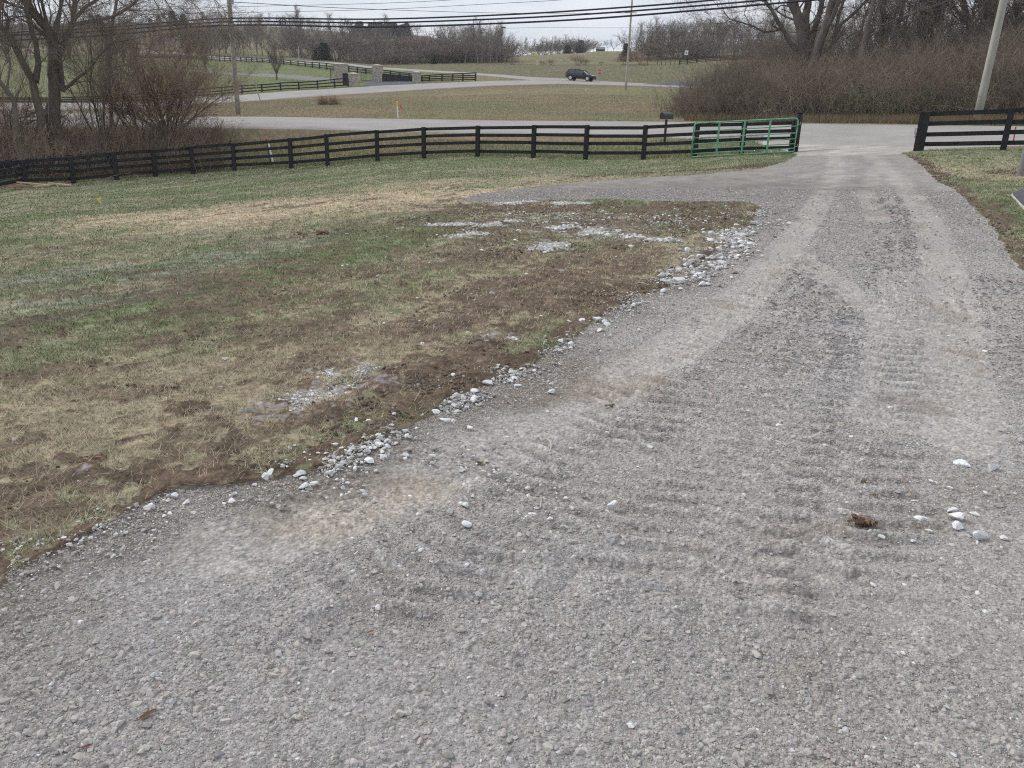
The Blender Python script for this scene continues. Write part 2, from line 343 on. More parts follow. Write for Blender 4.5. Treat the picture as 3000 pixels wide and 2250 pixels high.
# strokes: (kind, half width m, strength, photo points)
SOIL, TAN, WHT, GRN, GHO, DEAD = range(6)
ST = [
 (SOIL,.15,1,[(0,1610),(200,1535),(330,1482),(497,1420),(791,1372),(1030,1282),(1275,1178),(1532,1062),(1746,918),(1964,812),(2110,735)]),(SOIL,.22,.95,[(980,1285),(1150,1200),(1300,1135),(1450,1065)]),
 (GRN,2.5,.45,[(-100,740),(250,700),(600,560),(900,520)]),(GRN,1.2,.5,[(300,800),(700,740),(900,700)]),
 (SOIL,.2,.85,[(0,1500),(200,1450),(420,1390),(640,1315),(830,1265),(1000,1215),(1180,1130),(1330,1065),(1480,990),(1650,905),(1800,860),(1900,810)]),
 (SOIL,.55,.85,[(0,1530),(120,1540),(170,1530)]),
 (SOIL,.16,1.0,[(960,1215),(1100,1160),(1250,1085),(1400,1030)]),
 (SOIL,.7,.9,[(1560,890),(1700,840),(1830,800)]),
 (SOIL,.85,1,[(1380,612),(1600,606),(1900,612),(2190,612)]),
 (SOIL,1.2,.9,[(1700,655),(1980,645),(2150,640)]),(SOIL,1.0,.85,[(1350,680),(1720,660),(1900,655)]),
 (SOIL,.35,.7,[(868,692),(1020,680),(1200,652),(1400,622)]),(SOIL,.22,.8,[(542,825),(655,812),(705,794),(900,760)]),
 (SOIL,.3,.85,[(565,911),(655,889),(768,835),(960,800)]),(SOIL,.2,.8,[(0,760),(90,749),(163,735)]),(SOIL,.2,.7,[(240,721),(298,719)]),
 (SOIL,.2,.75,[(200,866),(316,862),(497,839)]),(SOIL,.2,.75,[(0,1002),(113,993)]),(SOIL,.14,.8,[(497,997),(655,988)]),(SOIL,.14,.7,[(678,1002),(877,961)]),
 (SOIL,.1,.8,[(0,1115),(90,1101),(271,1070)]),(SOIL,.1,.7,[(316,1155),(497,1146),(600,1130)]),(SOIL,.07,1,[(500,1214),(545,1208)]),(SOIL,.07,1,[(310,1308),(360,1300)]),
 (SOIL,.10,1,[(230,1360),(310,1350)]),(SOIL,.3,.8,[(1139,786),(1275,780),(1500,745)]),(SOIL,.3,.7,[(1261,755),(1560,742),(1800,720)]),(SOIL,.25,.7,[(1030,985),(1190,975),(1300,960)]),
 (SOIL,.3,.7,[(1700,760),(1500,840),(1400,880)]),(SOIL,.25,.6,[(620,905),(560,925)]),(SOIL,.2,.7,[(900,1080),(980,1070)]),
 (SOIL,.25,.9,[(2660,462),(2700,482),(2760,538),(2800,560),(2850,600),(2900,655),(2940,710),(3000,800)]),(SOIL,.3,.6,[(2820,530),(2870,528)]),(SOIL,.25,.6,[(2900,572),(2940,565)]),
 (SOIL,.3,.5,[(2900,512),(2990,500)]),(SOIL,.2,.7,[(2890,607),(2930,605)]),(SOIL,.35,.5,[(1700,520),(1900,508),(2150,495),(2290,478)]),
 (TAN,1.9,1,[(600,635),(900,600),(1150,582),(1370,575)]),(TAN,1.0,.7,[(560,665),(850,635),(1150,612)]),(TAN,1.6,.45,[(1200,545),(1500,535),(1700,525)]),
 (TAN,1.2,.4,[(2500,470),(2990,520)]),(TAN,.8,.5,[(2760,500),(3000,525)]),
 (DEAD,1.3,.8,[(-100,1330),(400,1230),(800,1110),(1200,980),(1500,880),(1750,800)]),(DEAD,1.3,.35,[(-200,1150),(400,1080),(900,950),(1500,800),(2000,700)]),
 (WHT,.16,1,[(840,1210),(900,1185),(1000,1165),(1080,1135)]),(WHT,.10,.9,[(990,1100),(1050,1080)]),(WHT,.13,.8,[(1423,665),(1511,650)]),(WHT,.17,.8,[(1600,735),(1664,717)]),
 (WHT,.16,.75,[(1558,680),(1676,668)]),(WHT,.16,.75,[(1864,700),(1952,706)]),(WHT,.15,.8,[(1458,600),(1570,594)]),(WHT,.12,.65,[(1264,664),(1382,659)]),(WHT,.2,.7,[(1353,694),(1400,690)]),
 (WHT,.2,.55,[(1640,600),(1700,597)]),(WHT,.3,.6,[(1740,690),(1790,680)]),(WHT,.12,.85,[(1420,1010),(1490,995)]),(WHT,.06,.8,[(280,1395),(330,1385)]),
 (GHO,.35,.6,[(-50,850),(80,830),(230,800),(400,780),(560,765)]),(GHO,.3,.5,[(440,810),(620,770),(900,705)]),(GHO,.3,.4,[(-50,930),(250,895),(500,850)]),
 (GRN,.45,.9,[(240,935),(400,890),(540,850)]),(GRN,.4,.8,[(570,870),(660,840)]),(GRN,.25,.8,[(60,1065),(200,1025),(260,1015)]),(GRN,1.6,.6,[(0,650),(200,645),(420,640)]),
 (GRN,.6,.7,[(820,790),(1000,745),(1300,690)]),(GRN,.5,.9,[(2030,665),(2090,650)]),(GRN,.6,1,[(2890,640),(3000,630)]),(GRN,1.2,.6,[(2850,600),(3050,590)]),(GRN,.5,.6,[(580,940),(700,900)]),
 (GRN,1.5,.5,[(1050,480),(1500,478),(2000,482),(2300,465)]),(GRN,1.5,.45,[(2750,455),(3000,450)]),(GRN,.5,.6,[(1250,640),(1350,630)]),(GRN,.15,.8,[(600,1050),(660,1040)]),(GRN,.3,.6,[(1050,900),(1200,850)]),
]
g0 = gnd([0, 900], [1010, 790]); TD = (g0[1] - g0[0])[:2]; TD = TD / np.linalg.norm(TD)

def land_masks(X, Y):
    u = X*TD[0] + Y*TD[1]; v = -X*TD[1] + Y*TD[0]
    R = np.hypot(X, Y)
    m = [np.zeros(X.shape) for _ in range(6)]
    jit = fbm(X*3.1, Y*3.1, 4, 40) - .5; jit2 = fbm(u*1.2, v*5.0, 4, 50) - .5; fine = fbm(X*14, Y*14, 3, 55) - .5
    for kd, hw, s, pts in ST:
        P = pw_cache(pts); xs = [p[0] for p in P]; ys = [p[1] for p in P]; pad = hw*3 + .5
        bb = (X > min(xs)-pad) & (X < max(xs)+pad) & (Y > min(ys)-pad) & (Y < max(ys)+pad)
        if not bb.any(): continue
        d = pdist(X[bb], Y[bb], P) / hw
        nj = 1.7*jit[bb] + 1.3*jit2[bb] + 1.9*fine[bb]
        if kd == TAN or kd == DEAD: a = sstep(1.6, .2, d + nj*.8)
        elif kd == WHT: a = .38*sstep(1.2, .4, d + nj*2.6)*sstep(.42, .6, vn(X[bb]*22, Y[bb]*22, 59))
        else: a = sstep(1.25, .75, d + nj*2.2)
        m[kd][bb] = np.maximum(m[kd][bb], a*s)
    m[SOIL] = np.maximum(m[SOIL], .7*sstep(.625, .67, fbm(u*2.6, v*6.5, 4, 67))*sstep(17, 10, R))
    m[SOIL] = np.maximum(m[SOIL], .85*sstep(.62, .66, .06*fine + fbm(u*.9, v*5.5, 5, 61) + .08*fine) * sstep(30, 18, R) * sstep(.35, .55, fbm(X*.35, Y*.35, 2, 66)))
    return m
_pc = {}
def pw_cache(p):
    k = tuple(p)
    if k not in _pc: _pc[k] = pw(p)
    return _pc[k]

C = lambda r, g, b: np.array([r, g, b])
def lawn_colour(X, Y, m):
    R = np.hypot(X, Y)
    u = X*TD[0] + Y*TD[1]; v = -X*TD[1] + Y*TD[0]
    g = .55*fbm(u*.35, v*1.5, 5, 70) + .45*fbm(X*1.7, Y*1.7, 4, 74)
    f = np.clip(sstep(.36, .60, g) + .22*sstep(12, 22, R), 0, 1)[:, None]
    col = C(.235,.215,.148)*(1-f) + C(.152,.172,.094)*f                     # dry to green lawn
    mead = sstep(38.5, 40, np.hypot(X, Y))[:, None]
    g2 = sstep(.35, .65, fbm(X*.16, Y*.16, 5, 80))[:, None]; g3 = sstep(.4, .62, fbm(X*.5, Y*.5, 4, 84))[:, None]
    mc = (C(.205,.168,.098)*(1-g2) + C(.15,.155,.078)*g2)*(1-.35*g3) + C(.14,.105,.068)*.35*g3
    # the horse farm's mown lawn, left beyond the upper road, is greener; the far fields browner
    az = np.arctan2(X, Y); Dk, Zk, _ = knots_c(az)
    farm = (sstep(0, 3, R - Dk[:, 8]) * sstep(3, -2, R - Dk[:, 9]) * sstep(-.07, -.11, az))[:, None]
    mc = mc*(1-farm) + farm*(C(.12,.142,.062)*(1-.3*g2) + C(.17,.155,.085)*.3*g2)
    bank = (sstep(-16, -3, R - Dk[:, 7]) * sstep(3, 0, R - Dk[:, 7]))[:, None]*.55*(1-farm)
    mc = mc*(1-bank) + bank*C(.135,.100,.066)
    bk2 = (sstep(0, 3, R - Dk[:, 10]) * sstep(6, 0, R - Dk[:, 11]))[:, None]*(1-farm)
    mc = mc*(1-bk2) + bk2*(C(.115,.118,.062)*(1-g3) + C(.15,.125,.08)*g3)
    col = col*(1-mead) + mc*mead
    near = sstep(3, 0, np.abs(R - Dk[:, 5] + 1.5))[:, None]*.5*mead            # brown verge by the road
    col = col*(1-near) + near*C(.165,.125,.085)
    fine = (.58 + .84*fbm(X*9, Y*9, 3, 90))[:, None]
    fn2 = (.8 + .4*vn(X*34, Y*34, 95))[:, None]
    for kd, c in ((GRN, C(.118,.145,.070)), (DEAD, C(.30,.245,.172)), (TAN, C(.43,.345,.24)), (GHO, C(.27,.26,.235)), (SOIL, C(.108,.079,.058)), (WHT, C(.58,.58,.59))):
        a = m[kd][:, None]; cc = c
        if kd == SOIL: cc = c * (.65 + .8*fbm(X*6, Y*6, 3, 97))[:, None]
        if kd == WHT: cc = c * (.55 + .5*vn(X*45, Y*45, 99))[:, None]; 
        col = col*(1-a) + cc*a
    return np.clip(col*fine*fn2, .01, .75)
def knots_c(az): return _knots(az)

# tracks pressed into the drive: (kind, half width, strength, photo points)
DUST, RIP, ROUGH = 0, 1, 2
sc = lambda L_: [(a*1.3562, b*1.3562) for a, b in L_]
TR = [(DUST,.24,1,sc([(1808,335),(1795,390),(1755,460),(1700,530),(1640,610),(1560,680),(1440,760),(1300,850)])),(DUST,.25,.5,sc([(1300,850),(1080,960),(850,1060),(500,1180)])),
 (DUST,.24,1,sc([(1880,335),(1950,400),(2000,470),(2030,560),(2050,650),(2062,780),(2080,950)])),(DUST,.2,.7,sc([(1900,340),(1870,420),(1900,480)])),(DUST,.18,.7,sc([(1690,530),(1790,600),(1870,660),(1950,720)])),
 (DUST,1.2,.7,sc([(1780,325),(1850,322),(1930,330)])),(DUST,.3,.5,sc([(1960,600),(1960,760),(1940,900)])),(DUST,.35,.5,sc([(1550,400),(1700,385),(1780,370)])),
 (RIP,.34,1,sc([(1915,450),(1945,530),(1950,620),(1920,720),(1900,860),(1880,1000),(1860,1120)])),(RIP,.3,.8,sc([(1700,600),(1560,740),(1400,860),(1280,960)])),(RIP,.25,.8,sc([(1720,620),(1800,700),(1850,780)])),
 (ROUGH,.22,.9,sc([(1835,345),(1790,450),(1740,520)])),(ROUGH,.15,.8,sc([(1905,350),(1925,430),(1965,500)])),(ROUGH,.3,.6,sc([(1440,800),(1700,860),(1900,960)])),(ROUGH,.25,.6,sc([(900,1250),(1200,1280),(1500,1330)])),
 (ROUGH,.8,.4,sc([(1100,425),(1400,405),(1650,385)])),(ROUGH,.2,.7,sc([(2140,500),(2050,430),(1985,370)])),(ROUGH,.2,.5,sc([(600,1330),(900,1350),(1150,1430)])),(ROUGH,.5,.4,sc([(1150,1550),(1500,1500),(1900,1600)]))]
RIPS = [(.30,1,sc([(1925,430),(1945,530),(1940,650),(1910,780),(1880,930),(1850,1120),(1830,1300)])),(.28,1,sc([(1740,560),(1620,690),(1450,840),(1250,1000),(1000,1180),(800,1330)])),
 (.28,1,sc([(1760,620),(1700,740),(1560,900),(1400,1060),(1250,1230)])),(.26,.9,sc([(1800,650),(1790,780),(1720,950),(1650,1130),(1600,1330)])),(.24,.9,sc([(1500,800),(1300,930),(1100,1060)])),(.4,.6,sc([(2100,600),(2140,800),(2180,1000)]))]
def pparam(X, Y, P):
    D = np.full(X.shape, 1e9); T = np.zeros(X.shape); S = np.zeros(X.shape); acc = 0
    for (x0, y0), (x1, y1) in zip(P[:-1], P[1:]):
        dx, dy = x1-x0, y1-y0; L_ = math.hypot(dx, dy)+1e-9; t = np.clip(((X-x0)*dx + (Y-y0)*dy)/L_**2, 0, 1); q = np.hypot(X-x0-t*dx, Y-y0-t*dy)
        raw = ((X-x0)*dx + (Y-y0)*dy)/L_; sd_ = ((X-x0)*dy - (Y-y0)*dx)/L_; m = q < D; D = np.where(m, q, D); T = np.where(m, acc+np.clip(raw, 0, L_), T); S = np.where(m, np.abs(sd_), S); acc += L_
    return D, T, S
def drive_fields(X, Y):
    """micro relief and colour of the gravel"""
    R = np.hypot(X, Y); m = [np.zeros(X.shape) for _ in range(3)]; along = np.zeros(X.shape)
    jit = fbm(X*2.3, Y*2.3, 4, 140) - .5
    for kd, hw, s, pts in TR:
        P = pw_cache(pts); xs = [p[0] for p in P]; ys = [p[1] for p in P]; pad = hw*3
        bb = (X > min(xs)-pad) & (X < max(xs)+pad) & (Y > min(ys)-pad) & (Y < max(ys)+pad)
        if bb.any():
            d = pdist(X[bb], Y[bb], P)/hw; m[kd][bb] = np.maximum(m[kd][bb], s*sstep(1.35, .5, d + 1.5*jit[bb]))
    patch = sstep(.38, .62, fbm(X*1.1, Y*1.1, 4, 150))          # looser and finer areas
    loose = np.clip(.35 + .65*patch + .5*m[ROUGH] - .8*m[DUST], 0, 1)
    z = np.zeros(X.shape); tone = np.zeros(X.shape); cav = np.zeros(X.shape)
    for s, cell, amp, keep in ((200, .013, .0045, 1.0), (210, .026, .009, .55), (220, .055, .016, .10)):
        fadeout = sstep(cell*420, cell*190, R)
        wx = X/cell + .35*vn(X*30, Y*30, s+7); wy = Y/cell + .35*vn(X*30, Y*30, s+8)
        F1, F2, idv = worley(wx, wy, s)
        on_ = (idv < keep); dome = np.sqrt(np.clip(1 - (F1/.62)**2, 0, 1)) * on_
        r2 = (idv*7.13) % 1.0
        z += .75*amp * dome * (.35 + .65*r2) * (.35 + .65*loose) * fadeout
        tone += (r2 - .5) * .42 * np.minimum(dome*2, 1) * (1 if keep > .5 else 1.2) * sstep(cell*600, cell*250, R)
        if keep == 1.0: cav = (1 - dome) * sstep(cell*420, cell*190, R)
    z += .012*(fbm(X*3, Y*3, 3, 230)-.5) + .008*(fbm(X*9, Y*9, 3, 233)-.5)*loose + .004*(fbm(X*25, Y*25, 2, 237)-.5)*loose
    rip = np.zeros(X.shape); wv = .8*fbm(X*2.2, Y*2.2, 2, 240)
    for hw, s, pts in RIPS:
        P = pw_cache(pts); xs = [p[0] for p in P]; ys = [p[1] for p in P]; pad = hw*2
        bb = (X > min(xs)-pad) & (X < max(xs)+pad) & (Y > min(ys)-pad) & (Y < max(ys)+pad)
        if not bb.any(): continue
        d, t, side = pparam(X[bb], Y[bb], P); a = s*sstep(1.25, .7, d/hw + 1.2*jit[bb])
        ph = (t + .35*side)*2*math.pi/.15 + wv[bb]
        rip[bb] += a*(np.maximum(np.sin(ph), -.3) - .25)*(.45 + 1.2*sstep(.3, .6, fbm(X[bb]*2, Y[bb]*2, 3, 244)))
    z += .013*rip*(1 + 1.6*sstep(4, 9, R)) - .010*m[DUST]
    u = X*TD[0] + Y*TD[1]; v = -X*TD[1] + Y*TD[0]
    # coarser tone seen from afar
    tone += .20*(fbm(X*.8, Y*2.4, 4, 254) - .5) + (.45*(fbm(X*2.2, Y*1.6, 4, 256) - .5) + .25*(vn(X*9, Y*5, 258) - .5))*sstep(8, 16, R) + .12*rip
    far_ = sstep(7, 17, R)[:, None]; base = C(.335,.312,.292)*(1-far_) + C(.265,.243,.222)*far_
    cool = sstep(.4, .6, fbm(X*.9, Y*.9, 3, 260))[:, None]; base = base*(1 + .06*cool*np.array([-.3, .2, .7]))
    du = m[DUST][:, None]; base = base*(1-.62*du) + .62*du*C(.375,.343,.308)
    ro = m[ROUGH][:, None]; base = base*(1-.3*ro) + .45*ro*C(.22,.208,.196)
    brn = (sstep(.62, .74, fbm(X*2.2, Y*2.2, 4, 270))*.35)[:, None]; base = base*(1-brn) + brn*C(.2,.155,.115)
    # tan crushed spot in the foreground
    P = pw_cache([(960,1520),(1090,1485),(1210,1450)]); d = pdist(X, Y, P)/.16
    tn = (sstep(1.3, .4, d + 3*jit)*.45)[:, None]; base = base*(1-tn) + tn*C(.42,.37,.29)*(.7+.6*vn(X*60, Y*60, 275))[:, None]
    P = pw_cache([(2360,452),(2520,442),(2640,446)]); d = pdist(X, Y, P)/.7
    tn = (sstep(1.4, .4, d + 2*jit)*.8)[:, None]; base = base*(1-tn) + tn*C(.47,.42,.35)
    P = pw_cache([(1400,578),(1700,562),(1950,556),(2190,545)]); d = pdist(X, Y, P)/2.2
    sp_ = (sstep(1.3, .5, d + 1.5*jit)*.75)[:, None]; base = base*(1-sp_) + sp_*C(.185,.166,.146)
    # earth creeping over the left edge
    de = pdist(X, Y, EL); ed = (sstep(.55, .05, de + .9*jit)*.75*sstep(22, 14, R))[:, None]
    base = base*(1-ed) + ed*C(.14,.115,.09)
    col = base*(1 + tone)[:, None]*(1 - .2*cav*loose)[:, None]  # cav: gaps between pebbles darkened in the colour, painted crevice shade with darker fines
    return z, np.clip(col, .02, .62)

def lawn_relief(X, Y, m):
    R = np.hypot(X, Y)
    z = .03*(fbm(X*1.3, Y*1.3, 3, 300)-.5) + .022*(fbm(X*8, Y*8, 3, 303)-.5)*sstep(40, 20, R)
    z += m[SOIL]*(.035*fbm(X*13, Y*13, 3, 306) - .012)*sstep(35, 20, R)
    P = pw_cache([(930,1230),(1060,1180),(1200,1110),(1350,1045),(1440,1020)])     # ridge of clods along the bank
    z += .028*sstep(1, 0, pdist(X, Y, P)/.15 + .8*(fbm(X*6, Y*6, 2, 309)-.5))
    z += .25*(fbm(X*.12, Y*.12, 3, 312)-.5)*sstep(42, 60, R)*sstep(0, 1, 1)*0
    return z

def build_land():
    c1 = np.radians(np.arange(-41.0, 41.001, 0.070)); c0 = np.radians(np.concatenate([np.arange(-180, -63, 3.0), np.arange(-62, -41.1, .22)])); c2 = np.radians(np.concatenate([np.arange(41.25, 63, .22), np.arange(64, 180, 3.0)]))
    az = np.concatenate([c0, c1, c2]); n = len(az)
    ds = [1.05]
    while ds[-1] < 860:
        d = ds[-1]; step = min((d*d + 2.7)/1.65*.00098, d*.0105 if d < 60 else d*.009); ds.append(d + step)
    ds = np.array([.35, .7] + ds); k = len(ds)
    A, Dd = np.meshgrid(az, ds); X = (np.sin(A)*Dd).ravel(); Y = (np.cos(A)*Dd).ravel()
    Z = hgt(X, Y)
    j = np.repeat(np.arange(k-1), n); i = np.tile(np.arange(n), k-1); i2 = (i+1) % n
    F = np.stack([j*n+i, (j+1)*n+i, (j+1)*n+i2, j*n+i2], 1)
    inn = np.zeros(len(X), bool); nr = np.hypot(X, Y) < 60
    jx = .14*(fbm(X[nr]*4, Y[nr]*4, 4, 320)-.5); jy = .14*(fbm(X[nr]*4, Y[nr]*4, 4, 325)-.5)
    inn[nr] = inside(X[nr]+jx, Y[nr]+jy, DRIVE)
    fm = inn[F].all(1)
    lawn_v = np.zeros(len(X), bool); lawn_v[F[~fm].ravel()] = True
    drv_v = np.zeros(len(X), bool); drv_v[F[fm].ravel()] = True
    Zl = Z.copy(); mk = land_masks(X[lawn_v], Y[lawn_v]); cl = lawn_colour(X[lawn_v], Y[lawn_v], mk)
    zl = lawn_relief(X[lawn_v], Y[lawn_v], mk)
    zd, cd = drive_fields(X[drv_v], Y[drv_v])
    zd = zd * sstep(40, 16, np.hypot(X[drv_v], Y[drv_v]))
    dl = np.zeros(len(X)); dd = np.zeros(len(X)); dl[lawn_v] = zl + .012*sstep(40, 30, np.hypot(X[lawn_v], Y[lawn_v])); dd[drv_v] = zd
    both = lawn_v & drv_v
    Zg = Z + np.where(both, (dl+dd)/2, dl); Zr = Z + np.where(both, (dl+dd)/2, dd)
    def part(name, vmask, fmask, ZZ, cols, m):
        idx = np.full(len(X), -1); idx[vmask] = np.arange(vmask.sum())
        V = np.stack([X[vmask], Y[vmask], ZZ[vmask]], 1)
        return npmesh(name, V, idx[F[fmask]][:, ::-1], m, col=cols, smooth=True)
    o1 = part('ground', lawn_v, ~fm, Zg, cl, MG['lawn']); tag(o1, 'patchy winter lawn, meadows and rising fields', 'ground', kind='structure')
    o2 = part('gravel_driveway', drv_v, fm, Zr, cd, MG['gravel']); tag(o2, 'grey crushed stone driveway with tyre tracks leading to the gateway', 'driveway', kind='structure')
build_land()

def strip(name, A, B, lift, m, label, cat, px0, px1, ext=(0, 0)):
    a0 = ray([px0], [300])[0][0]; a1 = ray([px1], [300])[0][0]; az = np.linspace(a0, a1, 500)
    fa, fb = _feat(A), _feat(B); V = []
    for q, e in ((fa, -ext[0]), (fb, ext[1])):
        pass
    da = np.interp(az, fa[0], fa[1]) - ext[0]; db = np.interp(az, fb[0], fb[1]) + ext[1]
    rows = 11
    for r in range(rows):
        rr = min(max(r-1, 0), 8); d = da + (db-da)*rr/8 + (-.25 if r == 0 else .25 if r == 10 else 0); x = np.sin(az)*d; y = np.cos(az)*d
        V.append(np.stack([x, y, hgt(x, y) + (lift if 0 < r < 10 else -.12)], 1))
    V = np.concatenate(V); n = len(az); j = np.repeat(np.arange(rows-1), n-1); i = np.tile(np.arange(n-1), rows-1)
    Fc = np.stack([j*n+i, j*n+i+1, (j+1)*n+i+1, (j+1)*n+i], 1)
    o = npmesh(name, V, Fc, m, smooth=True); return tag(o, label, cat, kind='structure')
strip('road', N1, N2, .035, MG['asphalt'], 'pale worn asphalt road passing just behind the paddock fence', 'road', -380, 3380)
strip('upper_road', U1, U2, .06, MG['asphalt'], 'pale side road curving past the stone gateway', 'road', -380, 2900, (0, .0))
strip('hill_road', C1, C2, .09, MG['asphalt'], 'narrow pale road descending the hill behind the board fence to the car', 'road', 380, 2900, (.35, 0))
def patch(name, pts, lift, m, label, cat, sub=1, kind='structure'):
    g = pw(pts); n = len(g); cx = sum(p[0] for p in g)/n; cy = sum(p[1] for p in g)/n; V = [(cx, cy, H1(cx, cy)+lift)]; F = []
    dens = []
    for i in range(n):
        a = g[i]; b = g[(i+1) % n]
        for t in range(6): dens.append((a[0]+(b[0]-a[0])*t/6, a[1]+(b[1]-a[1])*t/6))
    rings = 6; N = len(dens)
    for r in range(1, rings+1):
        for x, y in dens: xx = cx+(x-cx)*r/rings; yy = cy+(y-cy)*r/rings; V.append((xx, yy, H1(xx, yy)+(lift if r < rings else -.06)))
    for i in range(N): F.append((0, 1+i, 1+(i+1) % N, 1+(i+1) % N))
    V = np.array(V); T = []
    for i in range(N): T.append((0, 1+i, 1+(i+1) % N))
    for r in range(rings-1):
        for i in range(N):
            a = 1+r*N+i; b = 1+r*N+(i+1) % N; c = a+N; d = b+N; T.append((a, c, d)); T.append((a, d, b))
    o = npmesh(name, V, np.array(T), m, smooth=True); return tag(o, label, cat, kind=kind)
M_APR = mat('dusty_apron', (.30,.275,.25), .95, nscale=1.3, namp=.12, col2=(.40,.37,.33), n2=(8, .1))
patch('drive_apron', [(2190,411.5),(2200,418),(2290,441),(2325,455),(2400,458),(2520,456),(2640,452),(2690,446),(2745,440),(2760,433),(2600,428),(2400,424)], .05, M_APR, 'pale dusty apron between the gateway and the road', 'road')
patch('dark_side_drive', [(1870,247.5),(1950,242),(2015,238),(2080,236),(2080,255),(2000,253),(1930,251)], .12, MG['dark_asphalt'], 'dark asphalt drive branching off behind the thicket', 'driveway')
patch('gate_apron', [(1052,255.5),(1080,236),(1100,233),(1130,238),(1210,241),(1225,243),(1215,248),(1130,252)], .10, MG['dark_asphalt'], 'dark asphalt apron in front of the stone gate pillars', 'driveway')
patch('farm_path', [(1060,243),(980,240),(900,236.5),(760,224),(640,216),(560,209),(430,200),(430,196),(560,203),(640,210),(760,218),(900,230),(1000,234),(1062,234)], .05, mat('path_gravel', (.17,.165,.15), .95, nscale=.8, namp=.15), 'thin grey farm path crossing the mown lawn', 'path')
try: REP = REP
except NameError: REP = 1
M_BLACK = mat('black_painted_board', (.022,.021,.023), .65, nscale=6, namp=.35, bump=.2, bscale=30, spec=.25)
M_GREEN = mat('green_painted_steel', (.15,.35,.215), .5, nscale=5, namp=.35, spec=.4)
M_POLE = mat('weathered_pole_wood', (.30,.275,.235), .9, nscale=4, namp=.2, bump=.4, bscale=14, stretch=(1,1,.12), spec=.1)
M_POLE2 = mat('pale_pole_wood', (.40,.37,.33), .9, nscale=4, namp=.15, stretch=(1,1,.12), spec=.1)
M_WIRE = mat('dark_cable', (.03,.03,.045), .6)
M_THIN = mat('thin_cable', (.10,.10,.13), .6)
M_BARK = mat('grey_bark', (.15,.128,.108), .95, nscale=5, namp=.3, bump=.5, bscale=12, stretch=(1,1,.25), spec=.1)
M_BARKD = mat('dark_bark', (.095,.078,.066), .95, nscale=4, namp=.3, bump=.5, bscale=12, stretch=(1,1,.25), spec=.1)
M_TWIG = mat('twigs', (.19,.155,.13), .95, nscale=.8, namp=.2, spec=.08)
M_TWR = mat('reddish_twigs', (.30,.215,.165), .95, nscale=.5, namp=.25, spec=.08)
M_FAR = mat('far_twigs', (.20,.172,.150), .95, nscale=.06, namp=.22, spec=.05)
M_CED = mat('cedar_green', (.05,.066,.042), .95, nscale=1.5, namp=.3, spec=.05)
M_WHITE = mat('white_plastic', (.75,.75,.74), .5, nscale=8, namp=.06)
M_ORANGE = mat('orange_plastic', (.75,.13,.04), .5)
M_YEL = mat('yellow_plastic', (.80,.62,.05), .5)
M_REDF = mat('red_flag_plastic', (.75,.08,.09), .6)
M_RED = mat('red_paint', (.55,.03,.03), .5)
M_STEEL = mat('dull_steel', (.35,.35,.35), .5, metal=.6)
M_LEAF = mat('leaf_green', (.07,.11,.03), .8, nscale=3, namp=.3)
M_STONEV = mat('limestone', (1,1,1), .9, vcol=True, nscale=60, namp=.12, bump=.4, bscale=120, dist=.003, spec=.15)
M_GRASSV = mat('grass_blades', (1,1,1), .8, vcol=True, spec=.12)

# ---------------------------------------------------------------- stones
_t = (1 + 5**.5)/2
ICO = np.array([(-1,_t,0),(1,_t,0),(-1,-_t,0),(1,-_t,0),(0,-1,_t),(0,1,_t),(0,-1,-_t),(0,1,-_t),(_t,0,-1),(_t,0,1),(-_t,0,-1),(-_t,0,1)])/math.hypot(1,_t)
ICF = np.array([(0,11,5),(0,5,1),(0,1,7),(0,7,10),(0,10,11),(1,5,9),(5,11,4),(11,10,2),(10,7,6),(7,1,8),(3,9,4),(3,4,2),(3,2,6),(3,6,8),(3,8,9),(4,9,5),(2,4,11),(6,2,10),(8,6,7),(9,8,1)])
def stones(P, S, flat, cols, rg, ang=.30):
    """P n,3 centres on the ground; S n sizes (half length)"""
    n = len(P); V = np.repeat(ICO[None], n, 0) * (1 + ang*(rg.rand(n, 12, 1)-.5)*2)
    V = V * np.stack([np.ones(n), .6+.35*rg.rand(n), flat*(.7+.6*rg.rand(n))], 1)[:, None]
    a = rg.rand(n)*6.283; tx = (rg.rand(n)-.5)*.7
    y = V[..., 1]*np.cos(tx)[:, None] - V[..., 2]*np.sin(tx)[:, None]; z = V[..., 1]*np.sin(tx)[:, None] + V[..., 2]*np.cos(tx)[:, None]; x = V[..., 0]
    X = x*np.cos(a)[:, None] - y*np.sin(a)[:, None]; Y = x*np.sin(a)[:, None] + y*np.cos(a)[:, None]
    V = np.stack([X, Y, z], 2)*S[:, None, None] + P[:, None, :]
    V[..., 2] += (S*flat*.45)[:, None]
    F = (ICF[None] + np.arange(n)[:, None, None]*12).reshape(-1, 3)
    return V.reshape(-1, 3), F, np.repeat(cols, 12, 0)

def sample_polar(n, a0, a1, d0, d1, rg, k=1.0):
    a = np.radians(a0 + (a1-a0)*rg.rand(n)); u = rg.rand(n)
    d = d0*(d1/d0)**(u**k); return np.sin(a)*d, np.cos(a)*d, d
def drive_mask(X, Y):
    jx = .14*(fbm(X*4, Y*4, 4, 320)-.5); jy = .14*(fbm(X*4, Y*4, 4, 325)-.5); return inside(X+jx, Y+jy, DRIVE)

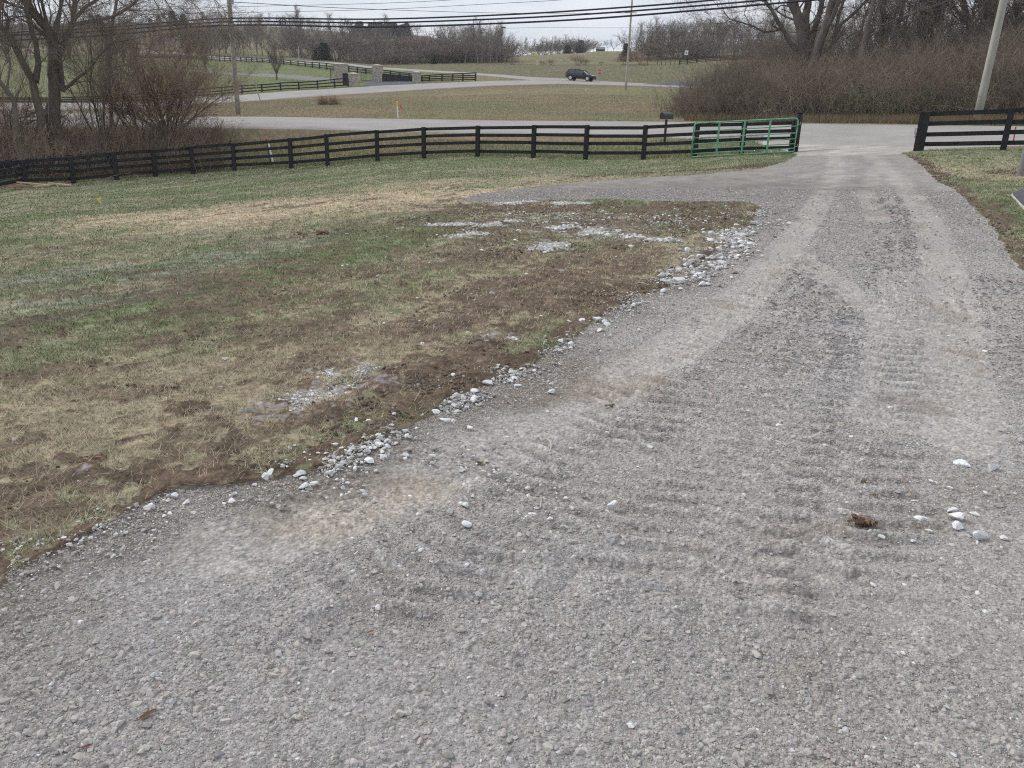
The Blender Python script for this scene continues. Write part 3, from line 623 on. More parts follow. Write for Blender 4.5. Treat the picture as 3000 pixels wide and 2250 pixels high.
rg = np.random.RandomState(3)
def loose_gravel():
    n = 780000; X, Y, d = sample_polar(n, -44, 50, 1.2, 18, rg, .9)
    dens = sstep(.3, .65, fbm(X*1.1, Y*1.1, 4, 150)); clump = sstep(.45, .6, fbm(X*3, Y*3, 3, 400))
    keep = drive_mask(X, Y) & (rg.rand(n) < .42 + .25*dens + .35*clump)
    for kd, hw, s, pts in TR:
        if kd == DUST:
            P = pw_cache(pts); keep &= ~((pdist(X, Y, P) < hw*.9) & (rg.rand(n) < .9))
    X, Y, d = X[keep], Y[keep], d[keep]; n = len(X)
    S = .0018/(rg.rand(n)**.5 + .075) ; S = np.clip(np.maximum(S, .0012*d), 0, .017)
    zz, c = drive_fields(X, Y); Z = hgt(X, Y) + zz*sstep(40, 16, d) - S*.25
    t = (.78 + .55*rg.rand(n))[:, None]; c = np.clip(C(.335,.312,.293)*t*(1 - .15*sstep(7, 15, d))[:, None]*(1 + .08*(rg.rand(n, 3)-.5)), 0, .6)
    wsel = rg.rand(n) < .03; c[wsel] = C(.5,.5,.5)*t[wsel]
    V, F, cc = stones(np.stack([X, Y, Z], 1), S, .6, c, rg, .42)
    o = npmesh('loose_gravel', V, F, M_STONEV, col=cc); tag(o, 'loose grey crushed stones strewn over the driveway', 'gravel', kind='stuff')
loose_gravel()

WLINE = [[(-50,1640),(90,1610),(200,1575),(330,1520),(440,1490)],[(700,1430),(800,1395),(960,1385)],[(960,1385),(1090,1300),(1270,1222)],[(1270,1222),(1442,1131),(1530,1100)],[(1530,1100),(1650,1010),(1746,945),(1880,872)],[(1964,840),(2090,775),(2150,706),(2210,655)]]
def white_gravel():
    xs, ys, sz = [], [], []
    def add(pts, hw, n, smin, smax):
        P = np.array(pw_cache(tuple(pts))); seg = np.linalg.norm(np.diff(P, axis=0), axis=1); cum = np.concatenate([[0], np.cumsum(seg)])
        t = rg.rand(n)*cum[-1]; x = np.interp(t, cum, P[:, 0]) + rg.randn(n)*hw*.55; y = np.interp(t, cum, P[:, 1]) + rg.randn(n)*hw*.55
        k = (fbm(x*4, y*4, 2, 410) > .40 + .1*rg.rand(n))
        s = smin + (smax-smin)*rg.rand(n)**3; xs.append(x[k]); ys.append(y[k]); sz.append(s[k])
    for i, l in enumerate(WLINE):
        add(l, (.22,.11,.10,.12,.14,.24)[i], (500,600,560,700,600,2600)[i], .004, (.014,.018,.020,.022,.022,.040)[i])
    add(EDGE_L[2:], .3, 4500, .003, .014)
    for kd, hw, s, pts in ST:
        if kd == WHT: add(pts, hw, int(4200*min(hw, .3)/.16*(1 if pts[0][1] > 1000 else .6)), .004 if pts[0][1] > 1000 else .008, .016 if pts[0][1] > 1000 else .036)
    add([(1380,640),(1700,650),(2150,640)], 1.5, 2600, .008, .035); add([(1000,790),(1400,760),(1900,690)], 2.2, 160, .012, .04); add([(300,1350),(900,1180),(1500,900)], .8, 260, .006, .022)
    add([(1420,1500),(1700,1440),(2000,1300)], .8, 260, .005, .022); add([(1300,1330),(1500,1400),(1600,1450)], .25, 160, .006, .02); add([(2700,1200),(2850,1350),(2950,1600)], .5, 160, .004, .018); add([(850,1440),(1100,1430),(1300,1330)], .35, 260, .006, .022)
    add([(2000,800),(2500,900),(2900,1100)], 1.3, 300, .006, .022)
    X = np.concatenate(xs); Y = np.concatenate(ys); S = np.concatenate(sz); S = np.maximum(S*.85, .0010*np.hypot(X, Y))
    Z = hgt(X, Y) + .012; n = len(X)
    t = (.75 + .4*rg.rand(n))[:, None]; gr = (rg.rand(n) < .6)[:, None]
    c = np.where(gr, C(.34,.325,.30), C(.62,.615,.605))*t
    V, F, cc = stones(np.stack([X, Y, Z], 1), S, .5, c, rg, .45)
    o = npmesh('white_gravel', V, F, M_STONEV, col=cc); tag(o, 'small white limestone chips scattered along the lawn edge and in bare patches', 'gravel', kind='stuff')
white_gravel()

def soil_clods():
    xs, ys, sz = [], [], []
    for kd, hw, s, pts in ST:
        if kd != SOIL: continue
        P = np.array(pw_cache(tuple(pts))); L_ = np.linalg.norm(np.diff(P, axis=0), axis=1).sum(); dm = np.hypot(*P.mean(0))
        n = int(min(2200, (L_+.2)*hw*(2600 if dm < 8 else 700))); cum = np.concatenate([[0], np.cumsum(np.linalg.norm(np.diff(P, axis=0), axis=1))])
        t = rg.rand(n)*cum[-1]; x = np.interp(t, cum, P[:, 0]) + rg.randn(n)*hw*.6; y = np.interp(t, cum, P[:, 1]) + rg.randn(n)*hw*.6
        k = fbm(x*5, y*5, 2, 420) > .48; xs.append(x[k]); ys.append(y[k]); sz.append((.003 + .012*rg.rand(k.sum())**2.5)*(1 if dm < 9 else 1.6))
    P = np.array(pw_cache(((930,1230),(1060,1180),(1200,1110),(1350,1045),(1440,1020)))); n = 700; cum = np.concatenate([[0], np.cumsum(np.linalg.norm(np.diff(P, axis=0), axis=1))])
    t = rg.rand(n)*cum[-1]; xs.append(np.interp(t, cum, P[:, 0]) + rg.randn(n)*.13); ys.append(np.interp(t, cum, P[:, 1]) + rg.randn(n)*.13); sz.append(.003 + .018*rg.rand(n)**3)
    X = np.concatenate(xs); Y = np.concatenate(ys); S = np.concatenate(sz); kk = ~drive_mask(X, Y); X, Y, S = X[kk], Y[kk], S[kk]; S = np.maximum(S, .0009*np.hypot(X, Y))
    Z = hgt(X, Y) + .008 + .022*sstep(1, 0, pdist(X, Y, P)/.15)
    t = (.5 + 1.0*rg.rand(len(X)))[:, None]; c = C(.145,.112,.088)*t
    V, F, cc = stones(np.stack([X, Y, Z], 1), S, .75, c, rg, .45)
    o = npmesh('soil_clods', V, F, M_STONEV, col=cc); tag(o, 'dark brown clods of turned soil on the torn lawn', 'soil', kind='stuff')
soil_clods()

def grass():
    n = 2500000; X, Y, d = sample_polar(n, -38, 46, 3.0, 40, rg, .95)
    fd = np.interp(np.arctan2(X, Y), FEATS[0][0], FEATS[0][1])
    k = ~drive_mask(X, Y) & (d < fd + 3); X, Y, d = X[k], Y[k], d[k]
    m = land_masks(X, Y); bare = np.clip(m[SOIL]*.9 + m[WHT]*.97, 0, 1)
    tuft = sstep(.3, .62, fbm(X*16, Y*16, 2, 430))
    k = rg.rand(len(X)) > np.maximum(bare, .85*(1-tuft)); X, Y, d = X[k], Y[k], d[k]; m = [q[k] for q in m]; n = len(X)
    base = lawn_colour(X, Y, m)
    u = X*TD[0] + Y*TD[1]; v = -X*TD[1] + Y*TD[0]
    grn = sstep(.42, .60, .55*fbm(u*.35, v*1.5, 5, 70) + .45*fbm(X*1.7, Y*1.7, 4, 74)); pg = np.clip(.16 + .5*grn + .12*sstep(12, 20, d) + .8*m[GRN] - .75*m[DEAD] - .9*m[TAN], .03, .95)
    isg = rg.rand(n) < pg
    dry = C(.52,.43,.30)*(.35 + .85*rg.rand(n))[:, None]; gr = C(.155,.192,.09)*(.6 + .8*rg.rand(n))[:, None]
    c = np.where(isg[:, None], gr, dry)*.85 + base*.25
    Ln = np.where(isg, .025 + .035*rg.rand(n), .03 + .05*rg.rand(n)); wd = np.maximum(.0022, .00055*d)*(.7 + .6*rg.rand(n))
    a = rg.rand(n)*6.283; tilt = np.where(isg, .35 + .7*rg.rand(n), .08 + .7*rg.rand(n)**1.4)
    dx, dy = np.cos(a), np.sin(a); z0 = hgt(X, Y) + lawn_relief(X, Y, m) - .003
    p0 = np.stack([X - dy*wd, Y + dx*wd, z0], 1); p1 = np.stack([X + dy*wd, Y - dx*wd, z0], 1)
    p2 = np.stack([X + dx*Ln*np.cos(tilt), Y + dy*Ln*np.cos(tilt), z0 + Ln*np.sin(tilt)], 1)
    V = np.stack([p0, p1, p2], 1).reshape(-1, 3); F = np.arange(n*3).reshape(-1, 3)
    cc = np.repeat(np.clip(c, .02, .5), 3, 0)
    o = npmesh('grass', V, F, M_GRASSV, col=cc); tag(o, 'short dry and green winter grass growing on the lawn', 'grass', kind='stuff')
grass()

def rock(x, y, s, label, group=None, white=.64, flat=.6, name='limestone_rock', seed=None, cat='rock', colr=None, sub=True, sink=.0):
    g_ = np.random.RandomState(seed if seed is not None else rnd.randrange(10**6))
    V = ICO.copy(); E = {}; vs = [v for v in V]; F = []
    def midp(a, b):
        k = (min(a, b), max(a, b))
        if k not in E: q = vs[a]+vs[b]; vs.append(q/np.linalg.norm(q)); E[k] = len(vs)-1
        return E[k]
    for a, b, c in ICF: ab, bc, ca = midp(a, b), midp(b, c), midp(c, a); F += [(a, ab, ca), (b, bc, ab), (c, ca, bc), (ab, bc, ca)]
    V = np.array(vs)
    for _ in range(9):                                       # chop flat faces like broken limestone
        nrm = g_.randn(3); nrm /= np.linalg.norm(nrm); k = .36 + .34*g_.rand(); q = V @ nrm; V = V - np.clip(q-k, 0, None)[:, None]*nrm
    V = V*np.array([1.15, .65+.4*g_.rand(), flat*(.75+.5*g_.rand())]); a = g_.rand()*6.28
    V = np.stack([V[:, 0]*math.cos(a)-V[:, 1]*math.sin(a), V[:, 0]*math.sin(a)+V[:, 1]*math.cos(a), V[:, 2]], 1)*s
    V[:, 2] -= V[:, 2].min()*.8
    cl = (np.array(colr) if colr is not None else C(white, white, white*1.01))*(.9 + .2*g_.rand())
    z = H1(x, y) - sink
    o = npmesh(name, V + np.array([x, y, z]), np.array(F), M_STONEV, col=np.repeat(cl[None], len(V), 0)*(.9+.2*g_.rand(len(V), 1)), loc=(x, y, z))
    tag(o, label, cat, group); return o
def rock_px(px, py, wpx, label, group=None, **k):
    x, y, _ = gnd([px], [py])[0]; d = math.hypot(x, y); s = wpx/2 * math.hypot(d, 1.6)/2500*.95
    return rock(x, y, s, label, group, **k)
G1 = 'white rocks lying in the drive near the brown sod'
for (px, py, w_, lb) in [(2700,1528,50,'largest flat white rock in the cluster right of the brown sod'),(2790,1500,38,'flat white rock at the top of the cluster right of the brown sod'),(2803,1521,40,'upper white rock of the stacked pair in the right-hand cluster'),
    (2808,1547,40,'lower blocky white rock of the stacked pair in the right-hand cluster'),(2867,1581,50,'white rock just below and right of the right-hand cluster'),(2939,1580,24,'small white rock at the right frame edge beside the cluster'),
    (2858,1507,34,'thin white sliver of rock right of the stacked pair'),(2578,1576,27,'small pointed white rock just below the brown sod'),(2721,1556,20,'small white rock touching the largest flat rock'),(2681,1471,24,'small flat white rock above the right-hand cluster'),
    (2785,1434,24,'white rock alone above the right-hand cluster'),(2820,1363,48,'long flat white rock high on the right side of the drive'),(2905,1378,36,'white rock pair piece near the right frame edge'),(2440,1441,16,'small round white rock left of the small sod crumb'),
    (2495,1283,15,'small white rock in the right wheel track'),(2556,1716,22,'small white rock alone below the brown sod'),(2862,1739,16,'small white rock low at the right of the drive'),(2932,1264,20,'small grey-white rock near the right edge of the drive'),(2675,1586,20,'flat white chip below the largest flat rock'),
    (1792,1490,40,'big white rock alone in the middle of the drive'),(1618,1152,30,'wedge-shaped white rock alone on the smooth wheel track'),(1576,1225,10,'tiny white rock below the wedge-shaped one'),(1433,1436,26,'pointed white rock among grey stones in mid drive'),(1350,1480,20,'white rock left of the pointed rock in mid drive'),
    (1780,1272,17,'small white rock above the big mid-drive rock'),(1545,1358,24,'white rock beside the curled root'),(1672,1315,18,'white chip right of the curled root'),(1228,1509,22,'white rock at the end of the tan crushed patch'),(545,1769,15,'small white rock alone in the lower left of the drive'),
    (1585,932,20,'upright white rock on the torn lawn by the bank'),(1572,935,14,'small white rock leaning by the upright one'),(1988,794,26,'white rock by the green tuft at the drive edge'),(1955,807,22,'rounded white rock left of the spilled rocks at the drive edge'),(2060,675,24,'white rock on the green grass below the soil band'),
    (1745,942,38,'tall white rock first of a pair on the drive edge'),(1770,947,30,'squat white rock second of a pair on the drive edge'),(1328,1105,22,'round white rock sitting on the ridge of clods'),(572,1410,20,'grey-white rock perched on the soil edge'),(960,1387,42,'large flat white rock in the edge line'),
    (790,1392,42,'big white rock topping the heap on the left edge'),(775,1405,36,'white rock in the front of the left heap'),(441,1495,38,'biggest white rock of the left cluster'),(450,1458,26,'rounded white rock at the back of the left cluster'),(516,1462,28,'white rock at the upper right of the left cluster'),
    (546,1476,28,'tilted white rock at the right end of the left cluster'),(498,1508,18,'small white rock in front of the left cluster'),(478,1470,18,'small white rock in the middle of the left cluster'),(510,1490,20,'grey rock in the middle of the left cluster'),(401,1488,24,'grey rock at the left of the left cluster'),(570,1507,18,'small white rock right below the left cluster'),
    (1045,1240,28,'white rock left of a close pair below the clod ridge'),(1080,1238,22,'white rock right of a close pair below the clod ridge'),(1010,1287,20,'white rock alone below the bank on bare soil')]:
    rock_px(px, py, w_, lb, G1 if px > 2400 else None, white=.40 if 'grey' in lb else .66, flat=.45 if 'flat' in lb or 'sliver' in lb or 'chip' in lb else .75)
def rock_line(pts, n, hw, s0, s1, label, group, seed):
    g_ = np.random.RandomState(seed); P = np.array(pw(pts)); cum = np.concatenate([[0], np.cumsum(np.linalg.norm(np.diff(P, axis=0), axis=1))])
    for i in range(n):
        t = g_.rand()*cum[-1]; x = np.interp(t, cum, P[:, 0]) + g_.randn()*hw; y = np.interp(t, cum, P[:, 1]) + g_.randn()*hw
        rock(x, y, s0+(s1-s0)*g_.rand()**1.6, label, group, white=.50+.18*g_.rand(), flat=.65, seed=seed*100+i)
rock_line([(1285,1228),(1370,1180),(1440,1130),(1480,1085)], 18, .06, .018, .042, 'white rock in the heap where the clod ridge ends', 'white rocks heaped at the end of the clod ridge', 21)
rock_line([(1090,1300),(1180,1255),(1270,1225)], 14, .05, .012, .026, 'white rock in the loose row under the clod ridge', 'white rocks in the row under the clod ridge', 22)
rock_line([(1160,1290),(1100,1330),(1110,1310)], 12, .06, .015, .03, 'white rock of the loose knot below the clod ridge', 'white rocks in the knot below the ridge', 23)
rock_line([(700,1425),(800,1395),(870,1380),(940,1380)], 16, .07, .010, .026, 'white rock in the left stretch of the edge line', 'white rocks in the left stretch of the edge', 24)
rock_line([(1964,842),(2020,810),(2087,776),(2152,706),(2200,665)], 54, .17, .028, .065, 'white rock of the long spill beside the far end of the torn lawn', 'white rocks spilled along the far drive edge', 25)
rock_line([(1610,1035),(1700,970),(1780,930),(1900,870)], 14, .09, .018, .04, 'white rock in the thin line along the middle of the edge', 'white rocks in the thin middle line', 26)
rock_line([(600,1160),(1000,1000),(1300,900)], 8, 1.2, .012, .03, 'small white rock lying loose on the lawn', 'loose white rocks on the lawn', 27)
rock_line([(955,775),(1000,782)], 4, .3, .02, .035, 'small white rock in the green streak of the lawn', 'small white rocks in the green streak', 28)
rock_line([(1020,1430),(1300,1340),(1500,1380)], 16, .3, .012, .026, 'pale rock on the left wheel path', 'pale rocks on the left wheel path', 29)
rock_line([(1380,1440),(1560,1430),(1500,1500)], 16, .12, .012, .024, 'pale rock in the loose scatter at mid drive', 'pale rocks scattered at mid drive', 30)
def sod(px, py, wpx, label, seed, k=26, name='sod_clump', col=(.15,.10,.068)):
    x, y, z = gnd([px], [py])[0]; d = math.hypot(x, y); s = wpx*math.hypot(d, 1.6)/2500/2; g_ = np.random.RandomState(seed)
    n = k; P = np.stack([x + g_.randn(n)*s*.5, y + g_.randn(n)*s*.28, np.full(n, z) + g_.rand(n)*s*.25], 1)
    V, F, cc = stones(P, s*(.12 + .22*g_.rand(n)), .6, C(*col)*(.5 + g_.rand(n))[:, None], g_, .5)
    m2 = n*5; Q = P[g_.randint(0, n, m2)] + g_.randn(m2, 3)*s*.12; Q[:, 2] = np.maximum(Q[:, 2], z); dr = g_.randn(m2, 3)*np.array([1, 1, .45]); dr /= np.linalg.norm(dr, axis=1)[:, None]
    W = np.cross(dr, [0, 0, 1])*.0022; T = np.stack([Q-W, Q+W, Q+dr*s*(.25+.3*g_.rand(m2, 1))], 1).reshape(-1, 3)
    F2 = np.arange(m2*3).reshape(-1, 3) + len(V); c2 = np.repeat(C(.24,.17,.09)*(.6+.8*g_.rand(m2, 1)), 3, 0)
    o = npmesh(name, np.concatenate([V, T]), np.concatenate([F, F2]), M_STONEV, col=np.concatenate([cc, c2]), loc=(x, y, z)); tag(o, label, 'sod')
sod(2530,1533,74,'brown matted clump of torn sod lying on the right of the drive',1)
for i, (a, b, w_, lb) in enumerate([(2530,1410,20,'small brown sod crumb above the large clump'),(2562,1452,16,'tiny brown crumb just above the large clump'),(2740,1527,24,'brown crumb wedged among the white rocks'),(1403,1357,26,'flat reddish brown crumb in the middle of the drive'),
    (1790,1190,30,'brown crumb beyond the wedge-shaped rock'),(1655,1335,16,'dark crumb right of the curled root'),(950,690,60,'ragged dark sod lump at the far edge of the torn lawn'),(880,690,36,'small dark sod lump at the far left of the torn lawn'),
    (2585,623,16,'brown crumb in the far right wheel track'),(520,1210,54,'rounded dark sod mound on the dry lawn'),(325,1308,50,'flat dark sod flap near the left edge'),(268,1355,90,'broad dark torn sod above the white chips'),(955,1080,40,'brown sod lump above the white gravel patch'),(2270,650+45,14,'tiny brown crumb near the far spill of rocks')]):
    sod(a, b, w_, lb, 10+i, 14)

def leaf(px, py, wpx, ang, label, col):
    x, y, z = gnd([px], [py])[0]; d = math.hypot(x, y); s = wpx*math.hypot(d, 1.6)/2500/2; m = mat('dead_leaf', col, .8, nscale=60, namp=.2)
    mb = MB(); n = 9; vs = []; 
    for i in range(n):
        t = i/(n-1); wv = math.sin(math.pi*t**.8)*.33*s*2*.5; cx = (t-.5)*2*s
        for sg, h in ((-1, .5), (0, 0), (1, .5)): vs.append((cx, sg*wv, .008 + h*wv*.6 + .25*s*t*t))
    fs = [(i*3+k, i*3+k+1, i*3+k+4, i*3+k+3) for i in range(n-1) for k in (0, 1)]
    ca, sa = math.cos(ang), math.sin(ang); mb.add([(x+a*ca-b*sa, y+a*sa+b*ca, z+c) for a, b, c in vs], fs)
    mb.tube([(x-s*ca, y-s*sa, z+.008), (x-1.5*s*ca, y-1.5*s*sa, z+.012)], .0012, 4)
    o = mb.build('dead_leaf', m, loc=(x, y, z)); tag(o, label, 'leaf')
leaf(436,2100,52,.85,'folded brown dead leaf lying in the lower left of the drive',(.11,.06,.035))
leaf(254,2195,26,.3,'small dark red dead leaf near the bottom left corner',(.14,.04,.025))
leaf(1085,1858,26,.4,'small brown leaf lying near the bottom centre left of the drive',(.17,.08,.05))
def root(pts, r, label, name='root', colr=(.46,.42,.36)):
    g = gnd([p[0] for p in pts], [p[1] for p in pts]); mb = MB(); mb.tube([(a[0], a[1], a[2]+.018+.01*math.sin(i)) for i, a in enumerate(g)], r, 5)
    o = mb.build(name, mat('dry_root', colr, .9), loc=tuple(g[0])); tag(o, label, 'root')
root([(1585,1302),(1600,1300),(1612,1308),(1614,1318),(1610,1328),(1613,1336)], .004, 'pale curled root lying on the middle of the drive')
root([(1583,1498),(1585,1480),(1584,1468)], .0025, 'short straight pale straw standing in the gravel', 'straw')
root([(2640,1400),(2650,1440),(2665,1460),(2672,1470)], .0025, 'thin brown rootlet curving above the right-hand rocks', colr=(.25,.15,.1))
# ---------------------------------------------------------------- fences, gate, mailbox
def vpx(x, y, z):
    p = np.array([x, y, z-CAMZ]); return CX + FPX*(p@_R)/(p@_F), CY - FPX*(p@_U)/(p@_F)
def top_height(P, pytop):
    """height above point P at which the vertical line reaches photo row pytop"""
    lo, hi = 0, 30
    for _ in range(40):
        m = (lo+hi)/2
        if vpx(P[0], P[1], P[2]+m)[1] > pytop: lo = m
        else: hi = m
    return lo
def fence(posts, name, label, cat, nr, frac, bw, bt, pwid, m, group=None, rail_side=1, thick=()):
    """posts: list of (P, height); rails are boards between neighbours"""
    mid = posts[len(posts)//2][0]; root = empty(name, mid, label, cat, group)
    for i, (P, h) in enumerate(posts):
        q = posts[min(i+1, len(posts)-1)][0] - posts[max(i-1, 0)][0]; q = q[:2]/np.linalg.norm(q[:2]); X = (q[0], q[1], 0); Y = (-q[1], q[0], 0)
        w2 = pwid*(1.7 if i in thick else 1); mb = MB(); mb.box(P + np.array([0, 0, h/2-.15]), (w2, w2*.85, h+.3), X, Y, bev=.012 if pwid > .1 else 0); put(mb, 'post', m, root)
    for (A, ha), (B, hb) in zip(posts[:-1], posts[1:]):
        for f in frac:
            a = A + np.array([0, 0, ha*f]); b = B + np.array([0, 0, hb*f]); q = (b-a); Ln = np.linalg.norm(q); X = q/Ln; n = np.array([-X[1], X[0], 0]); n /= np.linalg.norm(n); Z = np.cross(X, n)
            off = n*(pwid*.425 + bt/2 + .004)*rail_side; jz = rnd.uniform(-.022, .022)
            mb = MB(); mb.box((a+b)/2 + off + np.array([0, 0, jz]), (Ln-.012, bt, bw), X, n, Z if Z[2] > 0 else -Z); put(mb, 'rail', m, root)
    return root
FP = [(-130,490,585),(-28,479,566),(77,468,541),(217,459,538),(343,445,527),(457,437,518),(567,428,511),(688,419,500),(854,404,494),(960,393,485),(1106,381,471),(1242,372,464),(1399,368,459),(1562,366,463),(1715,366,468),(1884,366,468),(2035,358,462),(2171,356,453),(2316,352,449)]
def fpost(px, top, bot, F=FEATS[0]):
    az = ray([px], [bot])[0][0]; d = np.interp(az, F[0], F[1]); x, y = math.sin(az)*d, math.cos(az)*d; P = np.array([x, y, H1(x, y)]); return P, top_height(P, top)
posts = [fpost(*p) for p in FP]
fence(posts, 'board_fence', 'long black four-board paddock fence crossing behind the lawn to the gateway', 'fence', 4, (.93,.69,.45,.19), .125, .03, .17, M_BLACK)
# round gate post at the hinge, taller
P = fpost(2327,331,449)
pr = empty('gate_post', P[0], 'tall thick black post holding the green gate beside the drive', 'post'); mb = MB(); mb.tube([P[0]-[0,0,.3], P[0]+[0,0,P[1]-.03], P[0]+[0,0,P[1]]], [.125,.12,.105], 12); put(mb, 'shaft', M_BLACK, pr, True)
mb = MB(); mb.tube([P[0]+[0,0,P[1]], P[0]+[0,0,P[1]+.03]], [.135,.13], 12); put(mb, 'cap', M_BLACK, pr)
RP = [(2690,326,443),(2938,316,440),(3215,305,438)]
fence([fpost(*p) for p in RP], 'board_fence', 'short black four-board fence right of the gateway', 'fence', 4, (.93,.68,.43,.17), .135, .03, .18, M_BLACK, thick=(0,))
# second, darker run of boards left behind the main fence
DP = [(-130,486,560),(-20,478,552),(55,470,548),(150,462,542),(240,455,537),(335,446,530)]
def dpost(px, top, bot, add):
    az = ray([px], [bot])[0][0]; d = np.interp(az, FEATS[0][0], FEATS[0][1]) + add; x, y = math.sin(az)*d, math.cos(az)*d; P = np.array([x, y, H1(x, y)]); return P, top_height(P, top)
fence([dpost(*p, 1.6+.25*i) for i, p in enumerate(DP)], 'board_fence', 'second black board fence doubled close behind the far left end', 'fence', 5, (.95,.78,.61,.44,.27), .13, .03, .16, mat('black_board_old', (.028,.028,.032), .6, nscale=3, namp=.3))

# green tube gate
def gate():
    gl = at(2024,464,32.6); gl[2] = H1(gl[0], gl[1]); gr = at(2326,445,33.2); gr[2] = H1(gr[0], gr[1])
    zl0 = .05; hl = top_height(gl, 361); hr = top_height(gr, 346)
    root = empty('tube_gate', (gl+gr)/2, 'green steel tube gate swung open against the black fence', 'gate')
    A0 = gl+[0,0,zl0]; A1 = gl+[0,0,hl]; B0 = gr+[0,0,.10]; B1 = gr+[0,0,hr]
    def pt(s, t): return (A0*(1-s)+B0*s)*(1-t) + (A1*(1-s)+B1*s)*t
    r = .07; mb = MB(); path = [pt(0,0)] + [pt(0,.85)] + [pt(.035*(1-math.cos(a)), .88+.12*math.sin(a)) for a in (.4,.8,1.2)] + [pt(.05,1), pt(.95,1)] + [pt(1-.035*(1-math.cos(a)), .88+.12*math.sin(a)) for a in (1.2,.8,.4)] + [pt(1,.85), pt(1,0), pt(0,0)]
    mb.tube(path, .028, 8); put(mb, 'frame', M_GREEN, root, True)
    for t in (.10,.235,.385,.56,.765):
        mb = MB(); mb.tube([pt(0,t), pt(1,t)], .019, 7); put(mb, 'bar', M_GREEN, root, True)
    for s in (.245,.49,.735):
        mb = MB(); a, b = pt(s, 0), pt(s, 1); q = (B0-A0)/np.linalg.norm(B0-A0); n = np.array([-q[1], q[0], 0]); mb.box((a+b)/2 - n*.028, (.07,.014,np.linalg.norm(b-a)-.02), q, n, (b-a)/np.linalg.norm(b-a)); put(mb, 'brace', M_GREEN, root)
    for t in (.15,.82):
        mb = MB(); a = pt(1, t); mb.tube([a, a+[.10,.03,0], a+[.10,.03,.09]], .012, 6); put(mb, 'hinge', M_STEEL, root)
gate()
# chain on the right gate post
Pc = fpost(2690,326,443)[0]; q = at(2683,375,30.75); mb = MB(); L_ = at(2676,378,30.6)
pts = [at(2690,373,30.75), at(2683,376,30.6), at(2680,388,30.6), at(2683,396,30.6), at(2679,404,30.6)]
for a, b in zip(pts[:-1], pts[1:]):
    for k in range(4):
        c = a+(b-a)*(k+.5)/4; dd = (b-a)/np.linalg.norm(b-a); s = .03; n = np.array([0,1,0]) if k % 2 else np.array([.8,0,.6])
        n = n - dd*np.dot(n, dd); n /= np.linalg.norm(n); mb.tube([c + dd*s*math.cos(t) + n*.6*s*math.sin(t) for t in np.linspace(0, 6.283, 9)], .006, 4, False)
tag(mb.build('chain', M_STEEL, loc=tuple(pts[1])), 'small steel chain hanging on the gatepost of the right fence', 'chain')

# mailbox
def mailbox():
    P = onp(1947,412,37.6); root = empty('mailbox', P, 'black mailbox on a dark wooden post behind the fence', 'mailbox'); h = top_height(P, 350)
    mb = MB(); mb.box(P+[0,0,h/2-.15], (.10,.10,h+.3), bev=.01); put(mb, 'post', mat('mailbox_post', (.06,.045,.04), .8, nscale=8, namp=.3), root)
    ax = np.array([.86,.5,0]); ax /= np.linalg.norm(ax); sd_ = np.array([-ax[1], ax[0], 0]); c = P+[0,0,h+.02]; Wd, Hh, Ln = .13, .13, .52
    prof = [(-Wd, 0)] + [(Wd*math.cos(math.pi-a), Hh+Wd*math.sin(a)) for a in np.linspace(0, math.pi, 11)] + [(Wd, 0)]
    poly = [c - ax*Ln/2 + sd_*u + np.array([0,0,v]) for u, v in prof]; mb = MB(); mb.prism(poly, 0, ax*Ln); put(mb, 'box', mat('mailbox_black', (.03,.032,.035), .35, spec=.5), root)
    poly = [c - ax*(Ln/2+.012) + sd_*u*1.05 + np.array([0,0,v*1.03-.003]) for u, v in prof]; mb = MB(); mb.prism(poly, 0, ax*.03); put(mb, 'door', mat('mailbox_door', (.02,.02,.022), .5), root)
mailbox()

# stakes, flags, pipes
def marker():
    P = onp(1166,344,54.6); root = empty('marker_post', P, 'leaning white utility marker post with yellow decals and orange top', 'marker'); h = top_height(P, 293); ln = np.array([-.055, 0, 1])
    for nm, a, b, m, wd in (('shaft', -.2, .66, M_WHITE, .10), ('decal_band', .66, .93, M_YEL, .104), ('cap', .93, 1.0, M_ORANGE, .11)):
        mb = MB(); mb.box(P + ln*h*(a+b)/2, (wd*.85, .03, h*(b-a)), (1,0,0), (0,1,0), ln); put(mb, nm, m, root)
    mb = MB(); mb.box(P + ln*h*.77 + np.array([0,-.019,0]), (.02,.004,h*.24), (1,0,0), (0,1,0), ln); put(mb, 'stripe', M_ORANGE, root)
    for px, py0, py1, lb, dd in ((1173,344,305,'tall limp red plastic flag on a wire beside the white marker post',54.8),):
        Q = onp(px, py0, dd); hh = top_height(Q, py1); r2 = empty('survey_flag', Q, lb, 'flag'); mb = MB(); mb.tube([Q, Q+[0,0,hh]], .006, 4); put(mb, 'wire', M_REDF, r2)
        mb = MB(); g = [(0,hh,0),(.07,hh-.1,.03),(.12,hh-.28,-.02),(.07,hh-.33,.03),(.02,hh-.26,0)]; mb.prism([Q+[a, c, b] for a, b, c in g], 0, (0,.006,0)); put(mb, 'flag', M_REDF, r2)
marker()
def pipe(px0, py0, px1, py1, d, r, label, m, cap=None, name='stake', w2=None):
    A = onp(px0, py0, d); t = at(px1, py1, d+.2); root = empty(name, A, label, 'post' if name != 'guy_guard' else 'guy wire'); mb = MB(); mb.tube([A-[0,0,.1], t], r, 8); put(mb, 'shaft', m, root)
    if cap is not None: q = (t-A)/np.linalg.norm(t-A); mb = MB(); mb.tube([t-q*.09, t+q*.03], r*1.25, 8); put(mb, 'cap', cap, root)
pipe(803,488,786,421,38.9,.045,'white plastic pipe leaning against the back of the fence', M_WHITE)
pipe(796,491,779,402,38.7,.028,'dark leaning stake with an orange top beside the white pipe', mat('dark_stake', (.05,.04,.035), .8), M_ORANGE)
